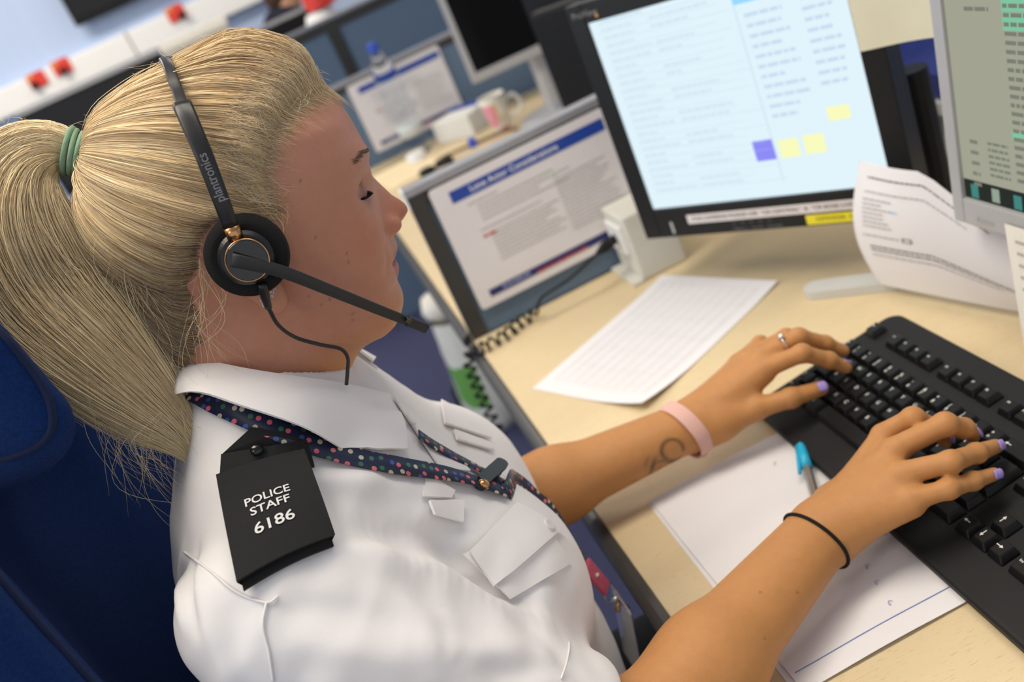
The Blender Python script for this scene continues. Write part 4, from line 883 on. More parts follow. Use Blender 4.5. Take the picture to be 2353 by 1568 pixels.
# eyes
M_eye = mat('eye_white', (.75, .73, .70), rough=.15, var=.03); M_iris = mat('iris', (.06, .09, .10), rough=.1)
for s in (-1, 1):
    c = hw(.0575, s * .0320, .0075); e = MB(); e.lathe([(.0134 * math.sin(a_), -.0134 * math.cos(a_)) for a_ in np.linspace(0.001, math.pi - .001, 16)], c, ax=HF * .8 - HU * .6, n=20); eo = e.build('eyeball', M_eye, person, True)
    d_ = unit(HF * .8 - HU * .6); MB().lathe([(0, .0), (.0055, 0.), (.0052, .0007), (0, .0011)], c + d_ * .0127, ax=d_, n=18).build('iris', M_iris, eo, True)
# fingernails, lilac varnish
M_nail = mat('lilac_varnish', (.36, .27, .64), rough=.25, var=.05)
M_nailbed = M_nail
for s in (-1, 1):
    for f, q in HAND[s].items():
        r = FR_[f][3]; d_ = unit(q[3] - q[2]); side = unit(np.cross(unit(q[2] - q[1]) + d_ * .3, (0, 0, 1.)) if f == 'thumb' else np.cross(d_, unit(q[1] - q[2]) + 1e-3)); up = np.cross(side, d_)
        if up[2] < 0: up = -up
        if f == 'thumb': up = unit(np.array((-.15, -.75, .75))); up = unit(up - d_ * (up @ d_)); side = np.cross(d_, up)
        Vn = []; Fn_ = []; n1, n2 = 9, 7
        for i in range(n1):
            for j in range(n2):
                a_ = (j / (n2 - 1) - .5) * 1.35; x = (i / (n1 - 1)) ; wd = 1 - .45 * max(0, abs(x - .45) - .25) ** 1.0 / .3; L_ = -.0055 + .0105 * x
                Vn.append(q[3] + d_ * L_ + (up * math.cos(a_ * wd) + side * math.sin(a_ * wd)) * (r * 1.04 + .0005 - max(0, x - .75) * .006))
        Fn_ = [(i * n2 + j, i * n2 + j + 1, (i + 1) * n2 + j + 1, (i + 1) * n2 + j) for i in range(n1 - 1) for j in range(n2 - 1)]
        o = obj('fingernail', Vn, Fn_, M_nail, person, True); md = o.modifiers.new('s', 'SOLIDIFY'); md.thickness = .0009; md.offset = 0
# ------------------------------------------------------------------ shirt
ZT = np.array([-.322, -.20, -.08, 0, .08, .15, .20, .25, .29, .32, .35, .38])
T_xf = np.array([-.075, -.060, -.052, -.050, -.055, -.072, -.090, -.108, -.124, -.138, -.155, -.172])
T_xb = np.array([-.372, -.378, -.380, -.380, -.376, -.366, -.354, -.338, -.318, -.298, -.274, -.258])
T_w = np.array([.195, .182, .172, .168, .170, .174, .176, .170, .140, .098, .078, .066])
def torso_fn(P):
    z = P[:, 2]; xf, xb, w = np.interp(z, ZT, T_xf), np.interp(z, ZT, T_xb), np.interp(z, ZT, T_w); c, a = (xf + xb) / 2, (xf - xb) / 2; n = 2.35
    q = ((np.abs(P[:, 0] - c) / a) ** n + (np.abs(P[:, 1] - YM) / w) ** n + 1e-12) ** (1 / n); f = (q - 1) * np.minimum(a, w) * .85
    return smax(smax(f, ZT[0] - z, .01), z - .372, .01)
CUFF = {-1: .865, 1: .72}
def sleeve_fn(s):
    A, B = SH[s], EL[s]; ax = B - A; L_ = np.linalg.norm(ax); ax = ax / L_; lc = L_ * CUFF[s]
    up = unit(np.array((0, 0, 1.)) - ax * ax[2])
    def f(P):
        D = P - A; t = D @ ax; tc = np.clip(t, -.02, lc); r = np.interp(tc, [-.02, .03, lc * .6, lc], [.060, .067, .068, .066]); Q = D - tc[:, None] * ax + up * (.016 * np.clip(tc / lc, 0, 1))[:, None]
        d = np.sqrt((Q * Q).sum(1)); o = smax(d - r, t - lc, .004); i = np.maximum(d - (r - .0085), (lc - .03) - t); return np.maximum(o, -i)
    return f
SHIRT = [Fn(torso_fn, (-.22, YM, 0), .42, .01)]
for s in (-1, 1):
    SHIRT += [Ell((-.118, YM + s * .083, .128), (.066, .078, .078), .045), Cone((-.222, YM + s * .045, .318), (SH[s][0], SH[s][1] + s * -.012, SH[s][2] + .010), .048, .055, .035)]
    SHIRT.append(Fn(sleeve_fn(s), (SH[s] + EL[s]) / 2, .23, .022))
def wrinkle(P):
    w = np.zeros(len(P)); near = P[:, 1] < YM
    # folds fanning from the shoulder, drape lines on the sleeve, soft dents on the chest
    q = P - np.array((-.17, -.80, .20)); ang = np.arctan2(q[:, 2], q[:, 0]); rr = np.sqrt(q[:, 0] ** 2 + q[:, 2] ** 2)
    w += .0010 * np.sin(ang * 6 + 18 * rr + 3 * vnoise(P * 12)) * np.exp(-((rr - .07) / .06) ** 2) * near
    R1 = np.stack([P @ unit((.7, 0, .7)) * 11, P[:, 1] * 26, P @ unit((-.7, 0, .7)) * 40], 1); w += .0013 * vnoise(R1, 1)
    R2 = np.stack([P @ unit((.6, -.2, -.75)) * 60, P @ unit((.2, .9, .3)) * 14, P @ unit((.75, .1, .6)) * 14], 1); w += .0017 * vnoise(R2, 2) * np.clip((-.80 - P[:, 1]) / .04, 0, 1)
    w += .0004 * vnoise(P * 75, 3)
    return w * np.clip((.345 - P[:, 2]) / .03, 0, 1)
NECK = Cone((-.232, YM, .27), (-.186, YM, .425), .0635, .0635)
def shirt_smooth(P, rad, cen): return field(SHIRT, P, rad, cen)
def shirt_f(P, rad, cen):
    d = field(SHIRT, P, rad, cen)
    m_ = np.abs(d) < .012
    if m_.any(): d[m_] += wrinkle(P[m_])
    return smax(d, -NECK(P), .006)
V, F = mesh_field(shirt_f, (-.42, -1.0, -.36), (-.02, -.42, .40), .0030, B=12)
M_shirt = mat('white_shirt', (.81, .785, .785), rough=.82, var=.015, scale=300, bump=.08, bscale=2400, sheen=.15)
FOLDS = [([(660, 1098), (760, 1104), (900, 1112), (1000, 1118)], .0042, .008), ([(660, 1150), (800, 1155), (930, 1162)], -.0036, .012), ([(775, 1252), (870, 1278), (1000, 1322), (1150, 1388), (1275, 1445)], .0075, .014), ([(800, 1222), (950, 1224), (1060, 1288), (1125, 1345), (1210, 1396)], -.0100, .012),
    ([(640, 1405), (760, 1402), (900, 1432)], -.0032, .011), ([(690, 1482), (850, 1500), (1000, 1540)], .0034, .011), ([(900, 1330), (1000, 1388), (1105, 1440)], -.0028, .009), ([(940, 1478), (1080, 1502), (1200, 1490)], .0034, .010), ([(1090, 1535), (1190, 1545), (1280, 1530)], -.003, .008), ([(446, 1268), (432, 1350), (446, 1450)], -.0060, .0055), ([(424, 1262), (414, 1350), (428, 1450)], .0035, .006), ([(520, 1380), (540, 1470), (560, 1560)], -.003, .010), ([(455, 1330), (480, 1450), (520, 1560)], .003, .009),
    ([(1150, 1400), (1250, 1470), (1330, 1560)], -.003, .008), ([(1210, 1290), (1290, 1340), (1350, 1450)], -.0025, .010), ([(930, 940), (1000, 985), (1080, 1050)], -.002, .006)]
def fold_disp(V, F):
    N_ = grad(shirt_smooth, V); out = np.zeros(len(V))
    for pts, a_, w_ in FOLDS:
        q = spline([np.array((*p, 0.)) for p in pts], 24); L_ = trace_many(shirt_smooth, q[:, :2], .3, 1.6); d2 = np.full(len(V), 1.); box = ((V > L_.min(0) - .04) & (V < L_.max(0) + .04)).all(1); i = np.where(box)[0]; e_ = np.full(len(i), 1e9); k_ = np.zeros(len(i), int)
        for k in range(24):
            dd = ((V[i] - L_[k]) ** 2).sum(1); m_ = dd < e_; e_ = np.where(m_, dd, e_); k_ = np.where(m_, k, k_)
        fade = np.sin(np.pi * np.clip((k_ + 1.5) / 26, 0, 1)) ** .5; out[i] += a_ * fade * np.exp(-e_ / w_ ** 2)
    return V + N_ * out[:, None]
V = fold_disp(V, F)
shirt, SVx = fast_mesh('shirt', V, F, M_shirt, person, True, None, relax=2)
def hit(px, py, off=0., f=None): return trace(f or shirt_f, px, py, .30, 1.6, off)
def patch_grid(P4, nu, nv, off, f=shirt_smooth, bow=0., snap=True):
    """bilinear px quad -> grid of points on the shirt"""
    A, B, C, D = [np.array(p, float) for p in P4]; S_, T_ = np.meshgrid(np.linspace(0, 1, nu + 1), np.linspace(0, 1, nv + 1)); S_ = S_.reshape(-1, 1); T_ = T_.reshape(-1, 1)
    p = (A * (1 - S_) + B * S_) * (1 - T_) + (D * (1 - S_) + C * S_) * T_; G = trace_many(f, p, .30, 1.6, off).reshape(nv + 1, nu + 1, 3)
    return G
def slab(G, th, dirs=None):
    nv, nu = G.shape[0] - 1, G.shape[1] - 1; P = G.reshape(-1, 3)
    du = np.gradient(G, axis=1); dv = np.gradient(G, axis=0); N = np.cross(du, dv); N /= np.linalg.norm(N, axis=2)[..., None] + 1e-12
    if (N.reshape(-1, 3).mean(0) @ (CAM_P - P.mean(0))) < 0: N = -N
    top = (G + N * th).reshape(-1, 3); n = len(P); w = nu + 1; idx = lambda i, j: j * w + i; F = []
    for j in range(nv):
        for i in range(nu):
            q = (idx(i, j), idx(i + 1, j), idx(i + 1, j + 1), idx(i, j + 1)); F += [tuple(n + k for k in q), q[::-1]]
    ring = [idx(i, 0) for i in range(nu)] + [idx(nu, j) for j in range(nv)] + [idx(i, nv) for i in range(nu, 0, -1)] + [idx(0, j) for j in range(nv, 0, -1)]
    for a, b in zip(ring, ring[1:] + ring[:1]): F.append((a, b, n + b, n + a))
    return np.concatenate([P, top]), F, N
# ---- epaulette strap and slider with embroidery
M_epa = mat('black_cloth', (.012, .012, .013), rough=.9, var=.2, scale=300, bump=.25, bscale=2500)
shw = lambda P, r, c: field(SHIRT, P, r, c)
G = patch_grid([(512, 1046), (703, 1014), (722, 1075), (508, 1112)], 8, 6, .004, shw)
tip = hit(580, 984, .004, shw); tr_ = hit(640, 996, .004, shw)
Vt, Ft, _ = slab(G, .0022); ep0 = obj('epaulette_strap', Vt, Ft, M_epa, shirt)
tri = [G[0, 0], tip, tr_, G[0, -1], G[0, 4]]
nn = unit(np.cross(G[0, -1] - G[0, 0], G[-1, 0] - G[0, 0])); nn = nn if nn @ (CAM_P - G[0, 0]) > 0 else -nn
MB().prism([p + nn * .0001 for p in (G[0, 0], tip, tr_, G[0, -1])], nn * .0021).build('epaulette_tip', M_epa, shirt)
bt = hit(590, 1034, .0075, shw); MB().lathe([(0, 0), (.0045, 0), (.0044, .0014), (.0026, .0026), (0, .0029)], bt, ax=nn, n=20).build('epaulette_button', mat('black_button', (.01, .01, .01), .12), shirt, True)
c4 = [hit(x, y, .0095, shw) for x, y in ((499, 1096), (700, 1036), (768, 1232), (545, 1340))]
def bil(s, t): return (c4[0] * (1 - s) + c4[1] * s) * (1 - t) + (c4[3] * (1 - s) + c4[2] * s) * t
nrm = unit(np.cross(c4[1] - c4[3], c4[0] - c4[2])); nrm = nrm if nrm @ (CAM_P - c4[0]) > 0 else -nrm
def sl(s, t, o=0.): return bil(s, t) + nrm * (o + .004 * math.sin(math.pi * s) * (.5 + .5 * t) + .004 * math.sin(math.pi * t))
G = np.array([[sl(i / 12, j / 10) for i in range(13)] for j in range(11)]); Vt, Ft, _ = slab(G, .0022); slid = obj('epaulette_slider', Vt, Ft, M_epa, shirt)
G = np.array([[sl(.04 + .92 * i / 12, .5 + .545 * j / 6, -.0062) for i in range(13)] for j in range(7)]); Vt, Ft, _ = slab(G, .0022); obj('epaulette_slider_back', Vt, Ft, M_epa, shirt)
m = MB()
for sgn in (0., 1.):  # folded sides of the slider
    q = [sl(sgn, j / 10, .0) for j in range(11)]; q2 = [sl(.04 + .92 * sgn, j / 10, -.006) for j in range(11)]
    for j in range(10): m.quad(q[j], q[j + 1], q2[j + 1], q2[j])
m.build('epaulette_fold', M_epa, shirt)
M_emb = mat('white_embroidery', (.74, .73, .72), rough=.8, var=.1, scale=900)
m = MB()
def emb(txt, s, t, size, wd):
    V2, F2 = text2d(txt, 1, 'CENTER', .012); V2 = V2 * np.array((wd / (V2[:, 0].max() - V2[:, 0].min()), size)); ds = np.linalg.norm(c4[2] - c4[3]); dt = np.linalg.norm(c4[3] - c4[0])
    m.add([sl(s + x / ds, t - y / dt, .0029) for x, y in V2], F2)
emb('POLICE', .47, .43, .0095, .0315); emb('STAFF', .475, .535, .0095, .0275); emb('6186', .475, .70, .0120, .0275)
m.build('embroidered_lettering', M_emb, shirt)
# ---- collar
def mir(p): return np.array((p[0], 2 * YM - p[1], p[2]))
Fd = [np.array((-.262, YM, .398)), py_(448, 826, -.728), py_(560, 850, -.757), py_(680, 869, -.765), py_(790, 884, -.752), py_(893, 908, -.722)]
Eg = [np.array((-.292, YM, .368)), py_(436, 902, -.768), py_(560, 937, -.800), py_(700, 985, -.808), py_(800, 1042, -.795), py_(882, 1082, -.772)]
Fs, Es = spline(Fd, 30), spline(Eg, 30)
def push(P, off):  # keep the leaf just proud of the shirt
    P = P.copy()
    for _ in range(4):
        d = shirt_smooth(P, None, None); g = grad(shirt_smooth, P); P = P + g * np.maximum(off - d, 0)[:, None]
    return P
M_coll = M_shirt
for nm, fn in (('collar_leaf', lambda p: p), ('collar_leaf', mir)):
    rows = []
    for k in range(9):
        t = k / 8; R_ = Fs * (1 - t) + Es * t; ctr = np.array((-.205, YM, 0)); out = R_ - ctr; out[:, 2] = 0; out /= np.linalg.norm(out, axis=1)[:, None]
        R_ = R_ + out * (.006 * math.sin(math.pi * t))
        if t > .35: R_ = push(R_, .0035)
        rows.append(R_)
    G = np.array(rows); G = np.array([[fn(p) + (np.array((0, 0, .007 * i_ / 29)) if fn is mir else 0) for i_, p in enumerate(r_)] for r_ in G]); Vt, Ft, _ = slab(G, .0018); o = obj(nm, Vt, Ft, M_coll, shirt, True); md = o.modifiers.new('b', 'EDGE_SPLIT'); md.split_angle = .8
    st_ = np.array([r_ for r_ in [Fs, Fs + np.array((.0, 0, -.001))]])
    inner = []
    for k in range(6):
        t = k / 5; c0 = np.array((-.205, YM, 0)); out = Fs - c0; out[:, 2] = 0; R_ = Fs - out * (.06 * t) + np.array((0, 0, -.030 * t)) + np.array((0, 0, .0012 * math.sin(math.pi * t))); inner.append(R_)
    G = np.array(inner); G = np.array([[fn(p) for p in r_] for r_ in G]); Vt, Ft, _ = slab(G, .0016); obj('collar_stand', Vt, Ft, M_coll, shirt, True)
# stitch line near the leaf edge
m = MB(); q = []
for k in range(60):
    s = k / 59; q.append((Es[int(s * 29)] * .94 + Fs[int(s * 29)] * .06))
# ---- pockets, loops, placket, buttons
def patch(name, pts, th, off, n=8, f=None, mt=None, par=None):
    G = patch_grid(pts, n, n, off, f or shirt_f); Vt, Ft, _ = slab(G, th); o = obj(name, Vt, Ft, mt or M_shirt, par or shirt, True); md = o.modifiers.new('b', 'EDGE_SPLIT'); md.split_angle = .9; return o
patch('pocket', [(1062, 1275), (1240, 1190), (1312, 1295), (1172, 1378)], .0012, .0006, 12)
patch('pocket_flap', [(1078, 1268), (1185, 1158), (1291, 1216), (1134, 1350)], .0026, .0022, 12)
patch('radio_loop', [(978, 1094), (1043, 1130), (1034, 1147), (969, 1143)], .0022, .0012, 5)
patch('radio_loop', [(984, 1153), (1064, 1152), (1062, 1202), (996, 1184)], .0024, .0022, 5)
patch('pocket_flap', [(1013, 922), (1062, 948), (1128, 1010), (1020, 975)], .0022, .0016, 6)
patch('radio_loop', [(1042, 990), (1130, 1022), (1128, 1036), (1048, 1012)], .0022, .0014, 5)
patch('placket', [(905, 918), (930, 925), (1080, 1085), (1010, 1078)], .0016, .0010, 10)
bt = hit(952, 1022, .002); 
for px, py in ((944, 965), (1262, 1207)):
    b = hit(px, py, .0042)
    if b is not None: MB().lathe([(0, 0), (.0052, 0), (.0052, .0013), (.004, .0019), (0, .0016)], b, ax=grad(shirt_smooth, b)[0], n=18).build('shirt_button', mat('pearl_button', (.72, .70, .68), .25), shirt)
# seams: thin piped ridges
def seam(pts, n=40, r=.0009, off=.0004):
    P_ = spline([np.array((*p, 0.)) for p in pts], n); q = trace_many(shirt_f, P_[:, :2], .3, 1.6, off)
    MB().tube(q, r, 6).build('seam', M_shirt, shirt, True)
seam([(418, 1265), (480, 1310), (545, 1362), (612, 1385), (640, 1370)]); seam([(612, 1385), (604, 1440), (618, 1500), (628, 1566)])
seam([(1292, 1452), (1308, 1478), (1303, 1520), (1290, 1560)], 24, .0007)
# ---- trousers and shoes (seated)
LEGS = []
for s in (-1, 1):
    y = YM + s * .095; LEGS += [Cone((-.26, y, -.245), (.20, y + s * .03, -.235), .088, .064, .04), Cone((.20, y + s * .03, -.235), (.17, y + s * .03, -.64), .062, .044, .03)]
LEGS.append(Ell((-.27, YM, -.22), (.115, .175, .115), .05))
V, F = mesh_field(lambda P, r, c: field(LEGS, P, r, c), (-.42, -.98, -.72), (.32, -.40, -.09), .008, B=10)
fast_mesh('trousers', V, F, mat('black_trousers', (.016, .016, .02), .85, var=.2, scale=200), person, True)
for s in (-1, 1):
    y = YM + s * .125; q = [Cone((.15, y, -.688), (.28, y, -.70), .042, .030, .02), Cone((.17, y, -.66), (.17, y, -.62), .045, .043, .02)]
    V, F = mesh_field(lambda P, r, c: np.maximum(field(q, P, r, c), -.7285 - P[:, 2]), (.08, y - .08, -.735), (.34, y + .08, -.55), .006, B=8); fast_mesh('shoe', V, F, mat('black_leather', (.01, .01, .01), .35), person, True)
# ------------------------------------------------------------------ office chair
M_chair = mat('royal_blue_wool', (.006, .030, .135), rough=.97, var=.65, scale=520, bump=.8, bscale=1400, sheen=.03, spec=.15)
chair = thing('office_chair', (-.30, YM, FLOOR), 'royal blue fabric office chair behind the seated woman', 'office chair')
def rbox(P, c, h, r, n=None):
    q = np.abs(P - np.array(c)) - (np.array(h) - r); return np.sqrt((np.maximum(q, 0) ** 2).sum(1)) + np.minimum(q.max(1), 0) - r
def head_rest(P, rad, cen):
    Q = P.copy(); Q[:, 0] = P[:, 0] - 4.2 * (P[:, 1] - YM) ** 2 + .10 * (P[:, 2] - .45); return rbox(Q, (-.410, YM, .500), (.050, .150, .105), .046) * .8
def back_rest(P, rad, cen):
    Q = P.copy(); dy = P[:, 1] - YM; Q[:, 0] = P[:, 0] - 1.7 * dy ** 2 + .05 * (P[:, 2] + .1) ; return rbox(Q, (-.446, YM, .125), (.050, .222, .300), .045) * .85
def crease(P, d, lo, k=.0045): return d
V, F = mesh_field(head_rest, (-.55, -.90, .36), (-.20, -.48, .64), .005, B=10); fast_mesh('head_cushion', V, F, M_chair, chair, True)
V, F = mesh_field(back_rest, (-.62, -.95, -.22), (-.23, -.43, .46), .006, B=10); fast_mesh('backrest', V, F, M_chair, chair, True)
def piping(f, ys, zc, hz, xr, nm):
    q = []
    for a_ in np.linspace(0, 2 * math.pi, 80):
        z = zc + hz * np.sign(math.sin(a_)) * abs(math.sin(a_)) ** .6; x = xr[0] + xr[1] * np.sign(math.cos(a_)) * abs(math.cos(a_)) ** .6
        P_ = np.array((x, ys, z))
        for _ in range(8):
            d = f(P_[None], None, None)[0]; g = np.array([(f((P_ + e)[None], None, None)[0] - f((P_ - e)[None], None, None)[0]) for e in np.eye(3) * .002]) / .004; P_ = P_ - g * d / (g @ g + 1e-9)
        q.append(P_)
    MB().tube(q + [q[0]], .0024, 6).build(nm, mat('dark_blue_piping', (.004, .012, .05), .9), chair, True)
piping(head_rest, YM - .144, .500, .075, (-.33, .032), 'piping'); piping(back_rest, YM - .200, .125, .275, (-.368, .032), 'piping')
MB().box((-.43, YM - .24, -.435), (.06, YM + .24, -.346), bev=.03).build('seat', M_chair, chair)
MB().box((-.54, YM - .05, -.42), (-.50, YM + .05, .16), bev=.008).build('back_bracket', M_dark, chair); MB().box((-.54, YM - .05, -.47), (-.10, YM + .05, -.436), bev=.006).build('seat_bracket', M_dark, chair)
MB().tube([(-.2, YM, -.4702), (-.2, YM, -.63)], .028, 16).build('column', M_dark, chair)
for k in range(5):
    a_ = k * 2 * math.pi / 5 + .3; d_ = np.array((math.cos(a_), math.sin(a_), 0)); o_ = np.array((-.2, YM, -.645)); MB().tube([o_, o_ + d_ * .28 + np.array((0, 0, -.02))], [.024, .015], 10).build('base_arm', M_dark, chair)
    c_ = o_ + d_ * .285; MB().lathe([(0, -.012), (.026, -.012), (.028, 0), (.026, .012), (0, .012)], (c_[0], c_[1], FLOOR + .0285), ax=(-d_[1], d_[0], 0), n=18).build('castor', M_black, chair)
# ------------------------------------------------------------------ hair, combed back into a ponytail
HC = hw(-.012, 0, .033); TIE = py_(176, 352, YM); dT = unit(TIE - HC); RT = np.linalg.norm(TIE - HC)
hx = unit(np.cross((0, 1, 0), dT)); hy = np.cross(dT, hx)      # hx in the sagittal plane, hy across
if hx[0] < 0: hx = -hx
hy = np.array((0, -1., 0))                                     # towards the camera
def dirs(psi, phi): return np.cos(psi)[..., None] * dT + np.sin(psi)[..., None] * (np.cos(phi)[..., None] * hx + np.sin(phi)[..., None] * hy)
NK_ = Cone((-.228, YM, .33), (-.202, YM, .44), .056, .055)
def skull_r(D):
    lo, hi = np.full(len(D), .05), np.full(len(D), .23)
    for _ in range(16):
        m = (lo + hi) / 2; Q_ = HC + D * m[:, None]; u, y, v = to_head(Q_); f = np.minimum(head_base(u, y, v), NK_(Q_)); lo, hi = np.where(f < 0, m, lo), np.where(f < 0, hi, m)
    return lo
OUT = [(752, 205), (735, 172), (690, 112), (650, 90), (600, 76), (560, 72), (520, 78), (470, 105), (420, 135), (375, 160), (330, 182), (280, 214), (235, 255), (205, 290)]
ow = np.array([py_(x, y, YM) for x, y in OUT]) - HC; oth = np.arctan2(ow @ HU, ow @ HF); orr = np.linalg.norm(ow, axis=1); od = np.argsort(oth)
oth, orr = oth[od], orr[od]; oh = np.clip(orr - skull_r((ow / np.linalg.norm(ow, axis=1)[:, None])[od]), .003, .03)
def hair_h(D):
    th = np.arctan2(D @ HU, D @ HF); h = np.interp(th, oth, oh, left=.004, right=.009); h = np.where(th < -1.2, .010, h)
    k = np.exp(-(D[:, 1] / .45) ** 2); return .008 + (h - .008) * k
HLINE = np.array([(748, 200), (715, 214), (672, 240), (640, 285), (618, 340), (604, 395), (612, 440), (640, 478), (652, 505), (600, 505), (530, 500), (478, 520), (452, 565), (444, 640), (448, 720), (455, 790), (425, 850), (150, 950), (-200, 600), (0, 200), (300, 0), (560, -60), (800, 60)], float)
def in_poly(Q, poly):
    x, y = Q[:, 0], Q[:, 1]; c = np.zeros(len(Q), bool); n = len(poly)
    for i in range(n):
        x1, y1 = poly[i]; x2, y2 = poly[i - 1]; k = ((y1 > y) != (y2 > y)) & (x < (x2 - x1) * (y - y1) / (y2 - y1 + 1e-12) + x1); c ^= k
    return c
# hairline angle for every direction around the tie
NPHI = 420; PH = np.arange(NPHI) * 2 * math.pi / NPHI; PSI = np.linspace(.1, 2.75, 220); PSH = np.zeros(NPHI)
PP, FF = np.meshgrid(PSI, PH, indexing='ij'); D = dirs(PP.ravel(), FF.ravel()); Pm = HC + D * (skull_r(D) + .002)[:, None]; Pm[:, 1] = np.where(Pm[:, 1] > YM, 2 * YM - Pm[:, 1], Pm[:, 1]); ins = in_poly(project(Pm), HLINE).reshape(PP.shape)
for i in range(NPHI):
    k = np.argmax(~ins[:, i]); PSH[i] = PSI[k] if not ins[:, i].all() else 2.7
for _ in range(2): PSH = (np.roll(PSH, 1) + PSH * 2 + np.roll(PSH, -1)) / 4
PSE = .012 / RT
def hline(phi): return np.interp(np.mod(phi, 2 * math.pi), np.append(PH, 2 * math.pi), np.append(PSH, PSH[0]))
def groove(psi, phi):
    q = np.stack([phi * 15, psi * 1.1, 0 * phi], -1).reshape(-1, 3); a = vnoise(q, 5).reshape(phi.shape); q = np.stack([phi * 42, psi * 1.8, 0 * phi + 4], -1).reshape(-1, 3); return a, vnoise(q, 6).reshape(phi.shape)
SK = {}
def surf(psi, phi, lift=0.):
    """point of the combed surface"""
    shp = psi.shape; D = dirs(psi, phi).reshape(-1, 3); r0 = skull_r(D).reshape(shp); h = hair_h(D).reshape(shp); ed = np.clip((hline(phi) - psi) / .22, 0, 1); ed = ed * (2 - ed); a, b = groove(psi, phi)
    r = r0 + h * ed - .0015 * (1 - ed) + (.0016 * a + .0008 * b) * ed * np.clip(psi / .3, .2, 1)
    w = np.clip((psi - PSE) / .42, 0, 1); w = w * w * (3 - 2 * w); r = (RT - .004) * (1 - w) + r * w
    return HC + D.reshape(*shp, 3) * (r + lift)[..., None]
C_L, C_M, C_D, C_N = np.array((.98, .80, .47)), np.array((.80, .56, .26)), np.array((.36, .21, .09)), np.array((.15, .085, .04))
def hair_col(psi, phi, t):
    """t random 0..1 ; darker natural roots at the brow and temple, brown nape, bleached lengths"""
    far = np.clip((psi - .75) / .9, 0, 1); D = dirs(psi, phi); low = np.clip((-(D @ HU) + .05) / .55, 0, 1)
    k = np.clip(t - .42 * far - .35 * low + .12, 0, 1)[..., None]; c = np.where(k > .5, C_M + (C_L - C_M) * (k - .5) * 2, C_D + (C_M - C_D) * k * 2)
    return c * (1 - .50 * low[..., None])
# under-surface
NP, NS = 620, 70; ph = np.arange(NP) * 2 * math.pi / NP; s = np.linspace(0, 1, NS) ** 1.0
psi = PSE + (hline(ph)[None] - PSE) * s[:, None]; phi = np.broadcast_to(ph, psi.shape); Vc = surf(psi, phi); a, b = groove(psi, phi); q = np.stack([phi * 120, psi * .9, 0 * phi], -1).reshape(-1, 3); f_ = vnoise(q, 9).reshape(phi.shape)
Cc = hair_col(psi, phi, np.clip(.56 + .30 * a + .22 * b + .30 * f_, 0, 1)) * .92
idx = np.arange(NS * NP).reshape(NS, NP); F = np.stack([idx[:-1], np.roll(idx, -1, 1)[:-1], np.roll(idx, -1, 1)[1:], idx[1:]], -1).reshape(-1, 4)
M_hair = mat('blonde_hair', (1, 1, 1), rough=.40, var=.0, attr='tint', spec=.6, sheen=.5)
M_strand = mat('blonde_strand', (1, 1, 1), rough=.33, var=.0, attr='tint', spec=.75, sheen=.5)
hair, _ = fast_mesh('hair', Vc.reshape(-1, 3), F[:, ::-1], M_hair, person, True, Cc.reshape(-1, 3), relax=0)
M_lash = mat('dark_lash', (1, 1, 1), rough=.5, var=.0, attr='tint', spec=.3)
def strands(name, P, rad, C, sides=3, parent=None, m=None):
    """P (N,S,3) polylines -> one mesh of thin tapered tubes; C (N,S,3) colours"""
    N, S, _ = P.shape; T = np.gradient(P, axis=1); T /= np.linalg.norm(T, axis=2)[..., None] + 1e-12
    ref = rng.normal(size=(N, 1, 3)); u = np.cross(T, ref); u /= np.linalg.norm(u, axis=2)[..., None] + 1e-12; v = np.cross(T, u); r = np.broadcast_to(rad, (N, S))[..., None]; V = []
    for k in range(sides): a_ = k * 2 * math.pi / sides; V.append(P + r * (math.cos(a_) * u + math.sin(a_) * v))
    V = np.stack(V, 2); base = np.arange(N * S * sides).reshape(N, S, sides); q = [np.stack([base[:, :-1, k], base[:, :-1, (k + 1) % sides], base[:, 1:, (k + 1) % sides], base[:, 1:, k]], -1).reshape(-1, 4) for k in range(sides)]
    C = np.repeat(np.broadcast_to(C, (N, S, 3))[:, :, None], sides, 2); o, _ = fast_mesh(name, V.reshape(-1, 3), np.concatenate(q), m or M_strand, parent or person, True, C.reshape(-1, 3), relax=0); o['kind'] = 'stuff'; return o
def taper(S, r0, r1, both=False): t = np.linspace(0, 1, S); return r0 * np.minimum(1, (1 - t) / .25 * .8 + .2) if not both else r0 * np.minimum(1, np.minimum(t, 1 - t) / .15 * .8 + .2)
# combed strands
N, S = 5200, 15; ph0 = rng.uniform(0, 2 * math.pi, N); hl = hline(ph0); st = np.where(rng.random(N) < .6, rng.uniform(.93, 1.03, N), rng.uniform(.35, .95, N)); p0 = PSE + (hl - PSE) * st
tt = np.linspace(0, 1, S); psi = p0[:, None] + (PSE - p0[:, None]) * tt; w1 = rng.normal(0, .020, N)[:, None]; w2 = rng.uniform(0, 6, N)[:, None]; phi = ph0[:, None] + w1 * np.sin(tt * 4 + w2) * np.clip(psi, 0, 1)
lift = np.abs(rng.normal(0, .0009, N))[:, None] + .0003 + np.where(rng.random(N) < .05, rng.uniform(.0, .005, N), 0)[:, None] * np.sin(math.pi * tt)
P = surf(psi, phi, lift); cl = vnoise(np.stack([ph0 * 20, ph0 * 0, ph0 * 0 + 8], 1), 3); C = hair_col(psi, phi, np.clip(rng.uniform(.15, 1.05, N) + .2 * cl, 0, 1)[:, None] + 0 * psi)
strands('hair_strands', P, taper(S, .00030, .0002)[None] * rng.uniform(.6, 1.25, N)[:, None], C)
